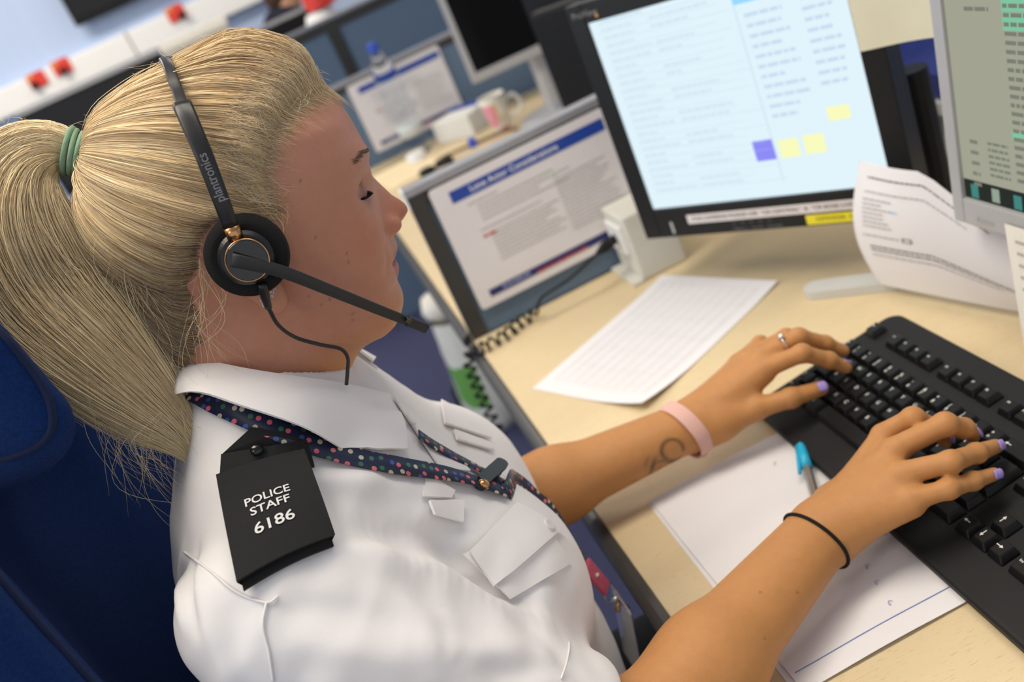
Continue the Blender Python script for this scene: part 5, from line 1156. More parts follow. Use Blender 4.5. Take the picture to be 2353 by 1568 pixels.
# fine baby hair thinning out over the brow and temple
N, S = 2600, 10; ph0 = rng.uniform(-1.2, 1.45, N); hl = hline(ph0); p0 = hl + np.abs(rng.normal(0, .085, N)) + .01; p1 = hl - rng.uniform(.12, .4, N); tt = np.linspace(0, 1, S); psi = p0[:, None] + (p1 - p0)[:, None] * tt; phi = ph0[:, None] + rng.normal(0, .05, N)[:, None] * np.sin(tt * 3 + rng.uniform(0, 6, N)[:, None]) + rng.normal(.02, .05, N)[:, None] * (1 - tt)
P = surf(psi, phi, .0022 + np.abs(rng.normal(0, .0006, N))[:, None]); k = rng.uniform(.1, .95, N)[:, None, None]; C = np.broadcast_to(C_D + (C_L - C_D) * k, P.shape); strands('baby_hair', P, .00013 * np.minimum(1, tt / .4 + .25)[None] * rng.uniform(.6, 1.2, N)[:, None], C)
# ---- ponytail
CLp = [TIE, py_(120, 340, YM), py_(62, 372, YM - .004), py_(34, 450, YM - .010), py_(48, 560, YM - .014), py_(100, 680, YM - .018), py_(205, 800, YM - .034), py_(315, 908, YM - .048), py_(405, 992, YM - .058), py_(448, 1062, YM - .064)]
CL = spline(CLp, 40); RR = np.interp(np.linspace(0, 1, 40), np.linspace(0, 1, 10), [.0125, .019, .027, .036, .043, .046, .040, .030, .017, .003])
Tn = np.gradient(CL, axis=0); Tn /= np.linalg.norm(Tn, axis=1)[:, None]; Uy = np.array((0, -1., 0)); Un = Uy - Tn * (Tn @ Uy)[:, None]; Un /= np.linalg.norm(Un, axis=1)[:, None]; Wn = np.cross(Tn, Un)
def tail(rho, al, tt, ext=1.):
    i = np.clip(tt * ext, 0, 1) * 39; k = np.minimum(i.astype(int), 38); f = (i - k)[..., None]; L_ = lambda A: A[k] * (1 - f) + A[k + 1] * f
    c, u, w = L_(CL), L_(Un), L_(Wn); r = L_(RR[:, None])[..., 0] * rho; return c + r[..., None] * (np.cos(al)[..., None] * u * .72 + np.sin(al)[..., None] * w)
nA = 150; al = np.broadcast_to(np.arange(nA) * 2 * math.pi / nA, (48, nA)); t_ = np.broadcast_to(np.linspace(0, .86, 48)[:, None], al.shape)
g1 = vnoise(np.stack([np.cos(al) * 4, np.sin(al) * 4, t_ * 2.5], -1).reshape(-1, 3), 3).reshape(al.shape); g2 = vnoise(np.stack([np.cos(al) * 12, np.sin(al) * 12, t_ * 3], -1).reshape(-1, 3), 4).reshape(al.shape)
Vt = tail(.88 - .10 * t_ + .08 * g1 + .04 * g2, al + .25 * np.sin(t_ * 5), t_); g3 = vnoise(np.stack([np.cos(al) * 40, np.sin(al) * 40, t_ * 2], -1).reshape(-1, 3), 7).reshape(al.shape)
k = np.clip(.62 + .30 * g1 + .2 * g2 + .3 * g3, 0, 1)[..., None]; Ct = (C_M * .8 + (C_L - C_M * .8) * k)
idx = np.arange(48 * nA).reshape(48, nA); F = np.stack([idx[:-1], np.roll(idx, -1, 1)[:-1], np.roll(idx, -1, 1)[1:], idx[1:]], -1).reshape(-1, 4)
fast_mesh('ponytail', Vt.reshape(-1, 3), F, M_hair, person, True, Ct.reshape(-1, 3), relax=0)
N, S = 3000, 22; tt = np.linspace(0, 1, S)[None]; rho0 = np.sqrt(rng.uniform(.68, 1.06, N))[:, None]; al0 = rng.uniform(0, 2 * math.pi, N)[:, None]; gl = vnoise(np.stack([np.cos(al0[:, 0]) * 4, np.sin(al0[:, 0]) * 4, al0[:, 0] * 0 + .8], 1), 3)[:, None]
ext = rng.uniform(.66, 1.08, N)[:, None]; spread = np.abs(rng.normal(0, .13, N))[:, None]; rho = rho0 * (.92 + .12 * gl) + spread * tt ** 2 + .04 * np.sin(tt * 9 + al0 * 3); alp = al0 + .25 * np.sin(tt * 5) + rng.normal(0, .25, N)[:, None] * tt
P = tail(rho, alp, np.broadcast_to(tt, rho.shape), ext); over = np.clip(ext * tt - 1, 0, 1)
P = P + (over * .35)[..., None] * Tn[-1]; k = np.clip(rng.uniform(-.1, 1.2, N)[:, None] + .25 * gl, 0, 1)[..., None]; C = C_M * .8 + (C_L - C_M * .8) * k; C = np.broadcast_to(C, P.shape)
strands('ponytail_strands', P, taper(S, .00034, .0002)[None] * rng.uniform(.6, 1.2, N)[:, None], C)
# ---- loose wisps: tail ends, nape, temple, crown and behind the ear
def wisps(px0, px1, n, y0, y1, sag, amp, S=14, j0=14, j1=22, r=.00017, k0=.3, k1=1.):
    Q = []
    for i in range(n):
        t = rng.random(); a = np.array(px0[0]) * (1 - t) + np.array(px0[1]) * t + rng.normal(0, j0 * .4, 2); t2 = np.clip(t + rng.normal(0, .25), 0, 1); b = np.array(px1[0]) * (1 - t2) + np.array(px1[1]) * t2 + rng.normal(0, j1, 2)
        A, B = py_(a[0], a[1], y0 + rng.normal(0, .004)), py_(b[0], b[1], y1 + rng.normal(0, .006)); s = np.linspace(0, 1, S)[:, None]; n_ = unit(np.cross(B - A, (0, 1, 0))); ln = min(1., np.linalg.norm(B - A) / .05); cv = (rng.normal(0, 1) * amp + sag) * ln
        Q.append(A * (1 - s) + B * s + n_ * cv * np.sin(math.pi * s) + np.array((0, 1, 0)) * rng.normal(0, .004) * np.sin(math.pi * s) + n_ * .0015 * ln * np.sin(s * 7 + rng.random() * 6))
    P = np.array(Q); k = rng.uniform(k0, k1, n)[:, None, None]; return P, np.broadcast_to(C_D + (C_L - C_D) * k, P.shape), np.broadcast_to(taper(S, r, r)[None], P.shape[:2])
W = [wisps([(190, 830), (400, 960)], [(330, 1120), (470, 1080)], 54, YM - .06, YM - .065, -.010, .010, j1=42, r=.00013), wisps([(330, 940), (430, 960)], [(400, 1150), (540, 1170)], 18, YM - .066, YM - .07, -.010, .012, j1=48, r=.00013),
     wisps([(470, 520), (450, 640)], [(440, 700), (470, 800)], 13, YM - .079, YM - .074, .008, .006), wisps([(455, 640), (450, 760)], [(430, 850), (560, 870)], 16, YM - .076, YM - .074, .0, .006, j1=35, r=.00012),
     wisps([(625, 330), (600, 420)], [(640, 345), (665, 450)], 34, YM - .0705, YM - .0695, .001, .002, j1=10, r=.00010, k0=.5), wisps([(720, 205), (640, 270)], [(700, 235), (640, 310)], 9, YM - .050, YM - .058, .001, .002, j1=12, r=.00010, k0=.4),
     wisps([(640, 470), (655, 500)], [(652, 520), (672, 440)], 18, YM - .074, YM - .072, .002, .003, j1=10, r=.00010, k0=.6), wisps([(560, 480), (640, 470)], [(640, 530), (655, 545)], 10, YM - .082, YM - .080, .01, .006, j1=8, r=.00012, k0=.6)]
W.append(wisps([(690, 110), (420, 140)], [(560, 45), (300, 190)], 26, YM + .0, YM + .01, .006, .010, j1=22, r=.00011, k0=.6)); W.append(wisps([(420, 150), (215, 270)], [(330, 165), (195, 280)], 50, YM, YM + .004, .005, .005, j1=12, r=.00011, k0=.7))
W.append(wisps([(150, 310), (20, 310)], [(100, 285), (-10, 300)], 30, YM - .01, YM, .004, .008, j1=22, r=.00011, k0=.7)); W.append(wisps([(700, 130), (735, 180)], [(735, 150), (760, 200)], 10, YM - .01, YM - .01, .002, .003, j1=8, r=.0001, k0=.6))
strands('loose_wisps', np.concatenate([w[0] for w in W]), np.concatenate([w[2] for w in W]), np.concatenate([w[1] for w in W]))
W = [wisps([(5, 420), (60, 720)], [(-20, 640), (120, 900)], 60, YM - .03, YM - .03, .002, .010, j1=26, r=.00016, k0=.6), wisps([(210, 470), (330, 690)], [(330, 720), (440, 880)], 40, YM - .045, YM - .05, .0, .010, j1=24, r=.00016, k0=.4)]
strands('loose_wisps', np.concatenate([w[0] for w in W]), np.concatenate([w[2] for w in W]), np.concatenate([w[1] for w in W]))
# ---- brows and lashes
Q = []; 
for s in (-1, 1):
    for i in range(90):
        t = rng.random(); y = s * (.014 + .032 * t); v = .0275 + .006 * math.sin(t * 2.6) + rng.normal(0, .0014); D_ = hw(.06, y, v); lo, hi = .04, .10
        for _ in range(14):
            m_ = (lo + hi) / 2; f = head_fn(hw(m_, y, v)[None])[0]; lo, hi = (m_, hi) if f < 0 else (lo, m_)
        A = hw(lo + .0003, y, v); B = A + (np.array((-.15, s * .9, .0)) * .0055 + HU * .0012) + HF * (-.0035 * t); Q.append(np.linspace(A, B, 5))
P = np.array(Q); strands('eyebrows', P, taper(5, .00018, .0001)[None], np.broadcast_to(np.array((.16, .10, .06)), P.shape), m=M_lash)
Q = []
for s in (-1, 1):
    c = hw(.0575, s * .0320, .0075)
    for i in range(110):
        t = rng.uniform(-1, 1); a_ = -.36; ry = .0115 * t; rad = math.sqrt(max(.0148 ** 2 - ry ** 2, 1e-8)); A = c + HF * rad * math.cos(a_) + HU * rad * math.sin(a_) + np.array((0, ry, 0)); L_ = .0105 * (1 - .3 * t * t); n_ = unit(HF * 1. + np.array((0, .35 * t + .25 * s, 0)) - HU * .25)
        u_ = np.linspace(0, 1, 7)[:, None]; Q.append(A + n_ * L_ * u_ + HU * (.0042 * u_ ** 2))
    for i in range(26):
        t = rng.uniform(-1, 1); a_ = -.78; ry = .0108 * t; rad = math.sqrt(max(.0148 ** 2 - ry ** 2, 1e-8)); A = c + HF * rad * math.cos(a_) + HU * rad * math.sin(a_) + np.array((0, ry, 0)); n_ = unit(HF + np.array((0, .3 * t + .2 * s, 0)) - HU * .7); u_ = np.linspace(0, 1, 7)[:, None]; Q.append(A + n_ * .0045 * u_)
P = np.array(Q); strands('eyelashes', P, taper(7, .00034, .0001)[None], np.broadcast_to(np.array((.006, .005, .005)), P.shape), m=M_lash)
# ---- hair tie
t = thing('hair_tie', TIE, 'pale green fabric hair tie around the ponytail', 'hair tie'); M_tie = mat('sage_elastic', (.22, .36, .24), rough=.85, var=.15, scale=300, bump=.3, bscale=2000)
ax = unit(CL[2] - CL[0]) * .6 + dT * .4; u_, v_, w_ = basis(ax)
for k in range(4):
    a_ = np.linspace(0, 2 * math.pi, 49); ph_ = k * 1.3; q = [TIE + w_ * (-.0038 + .0030 * k + .0012 * math.sin(x + ph_)) + (u_ * math.cos(x) + v_ * math.sin(x)) * (.0150 + .0008 * math.sin(2 * x + ph_)) for x in a_]
    MB().tube(q, .0020, 8, cap=False).build('elastic_loop', M_tie, t, True)
# ------------------------------------------------------------------ headset
M_hs = mat('headset_black', (.014, .014, .016), rough=.34, var=.1); M_foam = mat('foam_black', (.006, .006, .006), rough=.95, var=.3, scale=600, bump=.5, bscale=3000); M_gloss = mat('gloss_black', (.008, .008, .009), rough=.08, var=.05, coat=.5); M_gold = mat('rose_gold', (.60, .32, .14), rough=.25, metal=1., var=.05)
EC = py_(567, 588, -.783); ea = unit(np.array((-.05, -1., .10))); hs = thing('headset', EC, 'black telephone headset with boom microphone worn by the blonde woman', 'headset')
def ring_path(c, ax, r, n=64): u, v, w = basis(ax); return [c + r * (u * math.cos(a) + v * math.sin(a)) for a in np.linspace(0, 2 * math.pi, n + 1)]
cu = MB(); cu.lathe([(0, -.012), (.020, -.012), (.0262, -.008), (.0275, -.002), (.0262, .0035), (.0215, .0060), (.0165, .0052), (0, .0045)], EC, ax=ea, n=56); cu.build('ear_cushion', M_foam, hs, True)
MB().lathe([(0, .004), (.0178, .004), (.0178, .0075), (.0155, .0098), (0, .0098)], EC, ax=ea, n=48).build('speaker_housing', M_hs, hs)
c2 = EC + ea * .0098 + np.array((.001, 0, -.001))
MB().lathe([(0, 0), (.0142, 0), (.0142, .0035), (.0128, .0048), (0, .0048)], c2, ax=ea, n=48).build('boom_pivot', M_gloss, hs)
MB().tube(ring_path(c2 + ea * .0042, ea, .0136), .0005, 6, cap=False).build('gold_ring', M_gold, hs, True)
# yoke, slider and headband: follows the hair from the cup over the crown to the other ear
hb = [py_(530, 520, -.7905), py_(505, 452, -.7925), py_(470, 360, -.787), py_(438, 285, -.774), py_(418, 238, -.760), py_(402, 190, -.732), np.array((*py_(394, 163, -.705)[:1], -.705, py_(394, 163, -.705)[2])), ]
top = py_(390, 160, YM)
hb[-1] = py_(395, 166, -.712); pts = hb + [top + np.array((0, 0, .0005))]
def band(P, w, th, name, m, n=None, fwd=None):
    """flat curved strip: width along the head's fore-aft direction, thickness outwards"""
    P = np.asarray(P, float); T = np.gradient(P, axis=0); T /= np.linalg.norm(T, axis=1)[:, None]; fw = np.array((.93, 0, -.30)) if fwd is None else np.array(fwd); A = fw - T * (T @ fw)[:, None]; A /= np.linalg.norm(A, axis=1)[:, None]; N_ = np.cross(T, A)
    w = np.broadcast_to(w, (len(P),)); V = []
    k = 12
    for i in range(len(P)):
        for a in np.arange(k) * 2 * math.pi / k:
            ca, sa = math.cos(a), math.sin(a); V.append(P[i] + A[i] * w[i] / 2 * np.sign(ca) * abs(ca) ** .55 + N_[i] * th / 2 * np.sign(sa) * abs(sa) ** .55)
    F = [(i * k + j, i * k + (j + 1) % k, (i + 1) * k + (j + 1) % k, (i + 1) * k + j) for i in range(len(P) - 1) for j in range(k)] + [list(range(k))[::-1], list(range((len(P) - 1) * k, len(P) * k))]
    return obj(name, V, F, m, hs, True)
full = spline(pts, 40)
for _ in range(1):
    Dv = full - HC; Lr = np.linalg.norm(Dv, axis=1); Dv = Dv / Lr[:, None]; rm = skull_r(Dv) + hair_h(Dv) + .0052; w_ = np.clip(np.arange(40) / 8., 0, 1); full = HC + Dv * (Lr + np.maximum(rm - Lr, 0) * w_)[:, None]
far = np.array([mir(p) for p in full[::-1]])
d = np.linalg.norm(np.diff(full, axis=0), axis=1).cumsum(); i_s = int(np.argmin(np.linalg.norm(full - py_(418, 238, -.760), axis=1)))
band(full[:i_s + 1], np.linspace(.0100, .0125, i_s + 1), .0060, 'headband_arm', M_hs); band(np.concatenate([full[i_s - 1:], far[1:len(far) - i_s + 1]]), .0074, .0032, 'headband_slider', M_hs); band(far[len(far) - i_s:], np.linspace(.0125, .0100, i_s), .0060, 'headband_arm', M_hs)
gp = [py_(541, 545, -.7905), py_(531, 521, -.7905)]; MB().tube([gp[0] + (gp[0] - gp[1]) * .2, gp[1]], .0052, 20).build('gold_sleeve', M_gold, hs, True)
# maker's word on the arm
cw = py_(486, 408, -.7935); ew = unit(py_(470, 370, -.7935) - py_(502, 446, -.7935)); nw = unit(CAM_P - cw); nw = unit(nw - ew * (nw @ ew)); tw = np.cross(nw, ew)
m = MB(); put_text(m, 'plantronics', cw + nw * .0022, ew, tw, .0085, bold=.01, w=.031); m.build('maker_word', mat('grey_print', (.25, .25, .26), .5), hs)
# boom and microphone
B0, B1 = c2 + ea * .0068 + np.array((-.008, 0, .005)), None
bp = [at(552, 582, .0) if False else B0, py_(640, 622, -.796), py_(760, 668, -.786), py_(880, 716, -.770), py_(945, 741, -.760)]
bm_ = spline(bp, 24); V, F = [], []
def strip(P, w, th, name, m, nrmv):
    P = np.asarray(P); T = np.gradient(P, axis=0); T /= np.linalg.norm(T, axis=1)[:, None]; N_ = np.array(nrmv) - T * (T @ np.array(nrmv))[:, None]; N_ /= np.linalg.norm(N_, axis=1)[:, None]; A = np.cross(T, N_); V = []; k = 12; w = np.broadcast_to(w, (len(P),))
    for i in range(len(P)):
        for a in np.arange(k) * 2 * math.pi / k:
            ca, sa = math.cos(a), math.sin(a); V.append(P[i] + A[i] * w[i] / 2 * np.sign(ca) * abs(ca) ** .6 + N_[i] * th / 2 * np.sign(sa) * abs(sa) ** .6)
    F = [(i * k + j, i * k + (j + 1) % k, (i + 1) * k + (j + 1) % k, (i + 1) * k + j) for i in range(len(P) - 1) for j in range(k)] + [list(range(k))[::-1], list(range((len(P) - 1) * k, len(P) * k))]
    return obj(name, V, F, m, hs, True)
M_boom = mat('boom_grey', (.022, .023, .024), rough=.5, var=.1)
strip(bm_, np.linspace(.0092, .0068, 24), .0042, 'boom', M_boom, (0, -1, 0))
md = unit(bm_[-1] - bm_[-4]); mic = [bm_[-1] - md * .004, bm_[-1] + md * .006, py_(978, 754, -.755)]; strip(spline(mic, 8), .0078, .0066, 'microphone', M_boom, (0, -1, 0))
q = py_(938, 737, -.7665); MB().box((-.0022, -.0016, -.0016), (.0022, .0016, .0016), M=lambda V: q + np.asarray(V) @ np.stack([md, np.array((0, -1., 0)), np.cross(md, (0, -1., 0))])).build('microphone_port', M_gloss, hs)
# cable
MB().tube(spline([py_(601, 652, -.7925), py_(609, 680, -.7905), py_(617, 708, -.788)], 8), [.0032] * 5 + [.0028, .0026, .0024], 12).build('strain_relief', M_hs, hs, True)
MB().tube(spline([py_(617, 708, -.788), py_(640, 748, -.783), py_(680, 776, -.776), py_(735, 792, -.768), py_(782, 802, -.760), py_(799, 822, -.7585), py_(799, 850, -.759), py_(796, 885, -.761)], 60), .0014, 8).build('cable', M_hs, hs, True)
# ------------------------------------------------------------------ earring chain of small rings
er = thing('earring', py_(620, 690, -.775), 'silver earring of tiny linked rings below the headset ear cushion', 'earring'); M_ster = mat('sterling', (.75, .74, .72), rough=.2, metal=1., var=.05)
for k, (x, y) in enumerate(((629, 664), (626, 671), (618, 673), (620, 680), (624, 681), (602, 692), (606, 701))):
    c_ = py_(x, y, -.777 + .001 * (k % 3)); MB().tube(ring_path(c_, unit(np.array((.2 * (k % 3 - 1), -1, .3))), .0009, 12), .0003, 5, cap=False).build('ring_link', M_ster, er, True)
# ------------------------------------------------------------------ wrist band, elastic and ring
def limb_ring(c, ax, n=48, f=body_f, r0=.010):
    u, v, w = basis(ax); Q = []
    for a in np.linspace(0, 2 * math.pi, n + 1)[:-1]:
        d_ = u * math.cos(a) + v * math.sin(a); lo, hi = .004, .06
        for _ in range(18):
            m_ = (lo + hi) / 2; x = f((c + d_ * m_)[None], None, None)[0]; lo, hi = (m_, hi) if x < 0 else (lo, m_)
        Q.append((c + d_ * lo, d_))
    return Q
wa = unit(WR[1] - EL[1]); cb = pz(1571, 985, .050); tilt_ = unit(wa + np.array((.0, .30, .12)))
R_ = limb_ring(cb - wa * .0, tilt_); wb = thing('fitness_band', cb, 'pale pink fitness band on the left wrist', 'wristband')
V = []; n = len(R_); u, v, w = basis(tilt_)
for p, d_ in R_:
    for o_, h_ in ((.0012, -.0078), (.0030, -.0078), (.0034, 0), (.0030, .0078), (.0012, .0078), (.0008, 0)): V.append(p + d_ * o_ + w * h_)
F = [(i * 6 + j, i * 6 + (j + 1) % 6, ((i + 1) % n) * 6 + (j + 1) % 6, ((i + 1) % n) * 6 + j) for i in range(n) for j in range(6)]
obj('strap', V, F, mat('pale_pink_rubber', (.70, .42, .36), rough=.55, var=.03), wb, True).modifiers.new('b', 'EDGE_SPLIT').split_angle = .6
p_, d_ = max(R_, key=lambda q: project(q[0])[1]); MB().lathe([(0, 0), (.003, 0), (.003, .0018), (0, .002)], p_ + d_ * .003, ax=d_, n=14).build('clasp', mat('pink_clasp', (.5, .3, .27), .4), wb)
wa = unit(WR[-1] - EL[-1]); cb = pz(1878, 1232, .047) - wa * .004; R_ = limb_ring(cb, unit(wa + np.array((.05, -.10, .12))))
tag(MB().tube([p + d_ * .0010 for p, d_ in R_ + R_[:1]], .0015, 8, cap=False).build('hair_elastic', M_foam, None, True, cb), 'thin black hair elastic worn around the right wrist', 'hair elastic')
q = HAND[1]['middle']; c_ = q[0] + (q[1] - q[0]) * .60; ax = unit(q[1] - q[0]); R_ = limb_ring(c_, ax, 32)
rg = thing('finger_ring', c_, 'silver ring with leaf shaped top on the left hand', 'ring'); rr = FR_['middle'][0] * .96
u, v, w = basis(ax); MB().tube([c_ + (u * math.cos(a) + v * math.sin(a)) * (rr + .0012) for a in np.linspace(0, 2 * math.pi, 33)], .0009, 6, cap=False).build('band', M_ster, rg, True)
tp = c_ + unit(np.array((0, -.25, 1.)) - ax * (np.array((0, -.25, 1.)) @ ax)) * (rr + .0022); MB().lathe([(0, -.0035), (.0022, -.0018), (.0032, .0008), (.0026, .0030), (0, .0045)], tp, ax=unit(ax + np.array((0, 0, .6))), n=16).build('leaf', M_ster, rg, True)
# ------------------------------------------------------------------ lanyard
M_lan = bpy.data.materials.new('polka_ribbon'); M_lan.use_nodes = True; nt = M_lan.node_tree; L_ = nt.links; b = nt.nodes['Principled BSDF']; b.inputs['Roughness'].default_value = .5
uv = _n(nt, 'ShaderNodeUVMap', uv_map='uv'); vo = _n(nt, 'ShaderNodeTexVoronoi', voronoi_dimensions='2D'); vo.inputs['Scale'].default_value = 135; vo.inputs['Randomness'].default_value = .55; L_.new(uv.outputs[0], vo.inputs['Vector'])
cr = _n(nt, 'ShaderNodeValToRGB'); cr.color_ramp.interpolation = 'CONSTANT'; el = cr.color_ramp.elements; el[0].color = (.70, .13, .18, 1); el[1].position = .22; el[1].color = (.55, .50, .36, 1)
for p_, c_ in ((.45, (.04, .16, .08, 1)), (.62, (.05, .09, .32, 1)), (.78, (.60, .46, .34, 1)), (.9, (.75, .20, .22, 1))): e_ = el.new(p_); e_.color = c_
sp = _n(nt, 'ShaderNodeSeparateColor'); L_.new(vo.outputs['Color'], sp.inputs[0]); L_.new(sp.outputs[0], cr.inputs[0])
ma = _n(nt, 'ShaderNodeMath', operation='LESS_THAN'); ma.inputs[1].default_value = .25; L_.new(vo.outputs['Distance'], ma.inputs[0]); mx = _n(nt, 'ShaderNodeMix', data_type='RGBA'); mx.inputs[6].default_value = (.010, .016, .050, 1); L_.new(ma.outputs[0], mx.inputs[0]); L_.new(cr.outputs[0], mx.inputs[7]); L_.new(mx.outputs[2], b.inputs['Base Color'])
ly = thing('lanyard', hit(1140, 1110), 'navy polka dot lanyard hanging round the neck over the white shirt', 'lanyard')
def ribbon(P, N_, w, name, twist=None):
    P = np.asarray(P, float); T = np.gradient(P, axis=0); T /= np.linalg.norm(T, axis=1)[:, None]; A = np.cross(N_, T); A /= np.linalg.norm(A, axis=1)[:, None]; w = np.broadcast_to(w, (len(P),)); V = []; S_ = np.concatenate([[0], np.linalg.norm(np.diff(P, axis=0), axis=1).cumsum()]); UV = []
    for i in range(len(P)):
        for j in range(3): V.append(P[i] + A[i] * w[i] * (j / 2 - .5)); UV.append((S_[i] + .37, w[i] * (j / 2)))
    F = [(i * 3 + j, i * 3 + j + 1, (i + 1) * 3 + j + 1, (i + 1) * 3 + j) for i in range(len(P) - 1) for j in range(2)]; o = obj(name, V, F, M_lan, ly, True); me = o.data; l = me.uv_layers.new(name='uv'); UV = np.array(UV)
    vi = np.zeros(len(me.loops), np.int32); me.loops.foreach_get('vertex_index', vi); l.data.foreach_set('uv', UV[vi].astype(np.float32).ravel()); md = o.modifiers.new('s', 'SOLIDIFY'); md.thickness = .0010; md.offset = 0; return o
def shirt_ribbon(px, w, name, n=50, off=.0025, f=shirt_smooth):
    q = spline([np.array((*p, 0.)) for p in px], n); P = trace_many(f, q[:, :2], .3, 1.6, off); N_ = grad(f, P); k = np.ones(7) / 7
    for _ in range(2): P[3:-3] = np.stack([np.convolve(P[:, c], k, 'valid') for c in range(3)], 1)
    return ribbon(P, N_, w, name)
nk = [(440, 888), (480, 914), (560, 950), (640, 988), (720, 1022), (800, 1048), (880, 1064), (960, 1078), (1040, 1088), (1105, 1108), (1165, 1132)]
shirt_ribbon(nk, np.linspace(.0195, .0125, 50), 'strap', off=.0045)
q = trace_many(shirt_smooth, [nk[0]], .3, 1.6, .0045)[0]; bk = spline([q, np.array((-.268, -.735, .372)), np.array((-.274, YM, .374)), np.array((-.268, -.645, .372)), mir(q)], 24); nb_ = bk - np.array((-.20, YM, .37)); nb_[:, 2] += .05; ribbon(bk, nb_ / np.linalg.norm(nb_, axis=1)[:, None], .0155, 'strap')
shirt_ribbon([(962, 998), (1005, 1028), (1060, 1056), (1110, 1082), (1158, 1110)], .0120, 'strap', 30, .0032)
m1 = trace_many(shirt_smooth, [(1165, 1132)], .3, 1.6, .004)[0]; e1 = py_(1312, 1245, -.695); e2 = py_(1352, 1308, -.69)
hp = push(spline([m1, np.array((-.072, -.706, .165)), np.array((-.052, -.698, .125)), e1, e2], 24), .0035); ribbon(hp, np.tile(unit(np.array((.75, -.62, .25))), (24, 1)), .0125, 'strap')
# black clip with rose-gold emblem
cl0, cl1 = at(1118, 1100, 0) if False else hit(1112, 1102, .006), hit(1152, 1066, .010); dcl = unit(cl1 - cl0); ncl = grad(shirt_smooth, cl0)[0]
def bar(a, b, w, th, name, m, nr, par):
    d_ = unit(b - a); s_ = unit(np.cross(nr, d_)); n_ = np.cross(d_, s_); poly = []
    for c_, sg in ((b, 1), (a, -1)):
        for x in np.linspace(-math.pi / 2, math.pi / 2, 9): poly.append(c_ + sg * (d_ * math.cos(x) + s_ * math.sin(x)) * w / 2)
    return MB().prism([p - n_ * th / 2 for p in poly], n_ * th).build(name, m, par)
bar(cl0, cl1, .0105, .004, 'clip', M_hs, ncl, ly); bar(cl0 - ncl * .005 - dcl * .002, cl1 - ncl * .005 - dcl * .004, .0095, .003, 'clip_back', M_hs, ncl, ly)
em = hit(1112, 1112, .006); MB().lathe([(0, 0), (.005, 0), (.0045, .0015), (.002, .003), (0, .003)], em, ax=ncl, n=14).build('clip_emblem', M_gold, ly, True)
# pink leather tab, ring, clasp, clear card holder
t0, t1 = py_(1350, 1302, -.693), py_(1392, 1352, -.690); nr = unit(np.array((.70, -.65, .30)))
d_ = unit(t1 - t0); s_ = unit(np.cross(nr, d_)); n_ = np.cross(d_, s_); L0 = np.linalg.norm(t1 - t0); wd = .0155
MB().box((-.002, -wd / 2, -.0018), (L0 + .002, wd / 2, .0018), M=lambda V: t0 + np.asarray(V) @ np.stack([d_, s_, n_]), bev=.0008).build('pink_tab', mat('pink_leather', (.58, .10, .17), rough=.7, var=.25, scale=500), ly)
MB().lathe([(0, 0), (.0026, 0), (.0022, .0014), (0, .002)], t0 + d_ * L0 * .42 + n_ * .0018, ax=n_, n=16).build('rivet', M_ster, ly)
rc_ = t1 + d_ * .0075; MB().tube(ring_path(rc_, n_, .0095), .0007, 6, cap=False).build('split_ring', M_ster, ly, True)
cp_ = [rc_ + d_ * .0085, rc_ + d_ * .016, rc_ + d_ * .022 + s_ * .002, rc_ + d_ * .030 + s_ * .001]; MB().tube(spline(cp_, 12), [.0032, .0034, .0026, .0024, .003, .0032, .0026, .0022, .0022, .002, .0018, .0012], 10).build('clasp', M_ster, ly, True)
MB().tube([cp_[1], cp_[1] + s_ * -.008 + d_ * .004], [.0022, .003], 10).build('clasp_lever', M_gold, ly, True)
MB().tube(ring_path(rc_ + d_ * .036, n_, .0075), .0008, 6, cap=False).build('key_ring', M_ster, ly, True); MB().tube([rc_ + d_ * .042 + s_ * -.004, rc_ + d_ * .056 + s_ * -.009], .0016, 8).build('key', M_ster, ly, True)
hc_ = rc_ + d_ * .006 + np.array((.006, .022, -.006)); MB().box((0, -.004, -.0006), (.085, .05, .0006), M=lambda V: hc_ + np.asarray(V) @ np.stack([np.array((-.199, 0, -.98)), np.array((0, -1., 0)), np.array((.98, 0, -.199))]), bev=.0004).build('card_holder', mat('clear_vinyl', (.85, .88, .9), rough=.12, trans=.85, var=.02), ly)

# ------------------------------------------------------------------ colleague far behind the tall partition, on a like chair
FX, FY = .20, 4.04
def far_copy(o, par, dx, dy):
    c = o.copy(); COL.objects.link(c); c.parent = par; ORG[c] = ORG[o]
    if par is None: c.location = (o.location[0] + dx, o.location[1] + dy, o.location[2])
    for ch in o.children:
        if not ch.name.startswith(('head_cushion', 'piping')): far_copy(ch, c, 0, 0)
    return c
hcn = py_(652, -42, YM + FY); hcn = np.array((hcn[0], YM + FY, hcn[2])); yf = YM + FY
c2 = far_copy(chair, None, FX, FY); c2['label'] = 'blue office chair of the colleague behind the tall partition'; c2.location = (float(hcn[0]) - .17, c2.location[1], c2.location[2])
fp = thing('person', (float(hcn[0]) - .1, yf, -.36), 'brown haired colleague in dark clothing seated behind the tall partition', 'person')
B = [Ell(hcn, (.088, .072, .108), .02), Ell(hcn + np.array((.085, 0, -.02)), (.016, .012, .016), .02), Cone(hcn + np.array((-.03, 0, -.08)), hcn + np.array((-.06, 0, -.17)), .052, .056, .03), Cone(hcn + np.array((-.07, 0, -.2)), hcn + np.array((-.09, 0, -.45)), .10, .105, .05)]
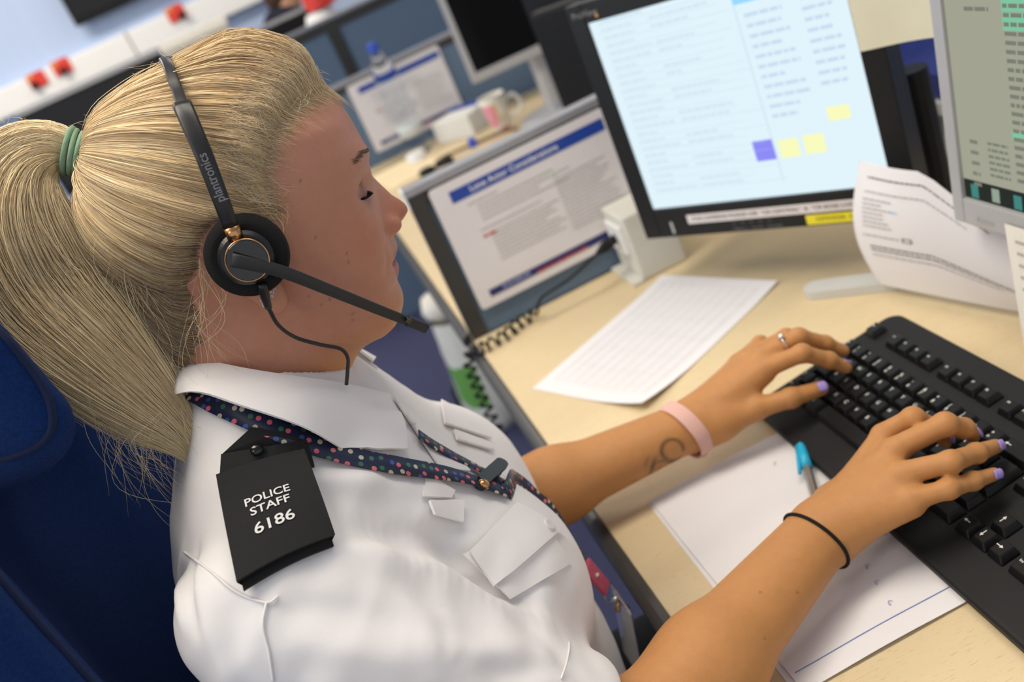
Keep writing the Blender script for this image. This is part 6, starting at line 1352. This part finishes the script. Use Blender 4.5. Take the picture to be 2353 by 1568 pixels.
for s in (-1, 1):
    a_, b_, w_ = hcn + np.array((-.07, s * .16, -.24)), hcn + np.array((.06, s * .2, -.43)), hcn + np.array((.27, s * .12, -.44)); B += [Cone(a_, b_, .044, .038, .03), Cone(b_, w_, .038, .026, .02), Cone(w_, w_ + np.array((.07, 0, -.012)), .027, .018, .02)]
    for k in range(4): B.append(Cone(w_ + np.array((.06, (k - 1.5) * .014, -.01)), w_ + np.array((.13, (k - 1.5) * .018, -.035)), .009, .007, .006))
    B.append(Cone(w_ + np.array((.03, -s * .02, -.01)), w_ + np.array((.08, -s * .045, -.03)), .010, .008, .006))
V, F = mesh_field(lambda P, r, c: field(B, P, r, c), hcn + np.array((-.3, -.3, -.62)), hcn + np.array((.46, .3, .14)), .006, B=12); fast_mesh('body', V, F, mat('far_skin', (.55, .30, .19), .5), fp, True)
Hh = [Ell(hcn + np.array((-.02, 0, .015)), (.088, .080, .108), .03), Ell(hcn + np.array((-.075, 0, -.04)), (.045, .06, .08), .03)]
V, F = mesh_field(lambda P, r, c: np.maximum(field(Hh, P, r, c), (P[:, 0] - hcn[0]) - .035 - .35 * (P[:, 2] - hcn[2])), hcn + np.array((-.2, -.15, -.2)), hcn + np.array((.15, .15, .2)), .007, B=10); fast_mesh('hair', V, F, mat('brown_hair', (.07, .035, .018), .5, var=.4, scale=60, stretch=(1, 6, 6)), fp, True)
Sh = [Cone(hcn + np.array((-.07, 0, -.2)), hcn + np.array((-.10, 0, -.5)), .125, .135, .05)] + [Cone(hcn + np.array((-.06, s * .05, -.19)), hcn + np.array((-.07, s * .16, -.24)), .06, .06, .04) for s in (-1, 1)] + [Cone(hcn + np.array((-.07, s * .16, -.24)), hcn + np.array((.06, s * .2, -.43)), .058, .05, .03) for s in (-1, 1)]
V, F = mesh_field(lambda P, r, c: field(Sh, P, r, c), hcn + np.array((-.3, -.32, -.68)), hcn + np.array((.2, .32, -.08)), .008, B=10); fast_mesh('jumper', V, F, mat('dark_navy_jumper', (.012, .014, .03), .9), fp, True)
L2 = [Cone(hcn + np.array((-.1, s * .09, -.74)), hcn + np.array((.30, s * .1, -.73)), .085, .062, .04) for s in (-1, 1)] + [Cone(hcn + np.array((.30, s * .1, -.73)), hcn + np.array((.27, s * .1, -1.16)), .06, .045, .03) for s in (-1, 1)]
V, F = mesh_field(lambda P, r, c: np.maximum(field(L2, P, r, c), FLOOR + .001 - P[:, 2]), hcn + np.array((-.3, -.3, -1.3)), hcn + np.array((.45, .3, -.6)), .012, B=8); fast_mesh('trousers', V, F, MATS['black_trousers'], fp, True)
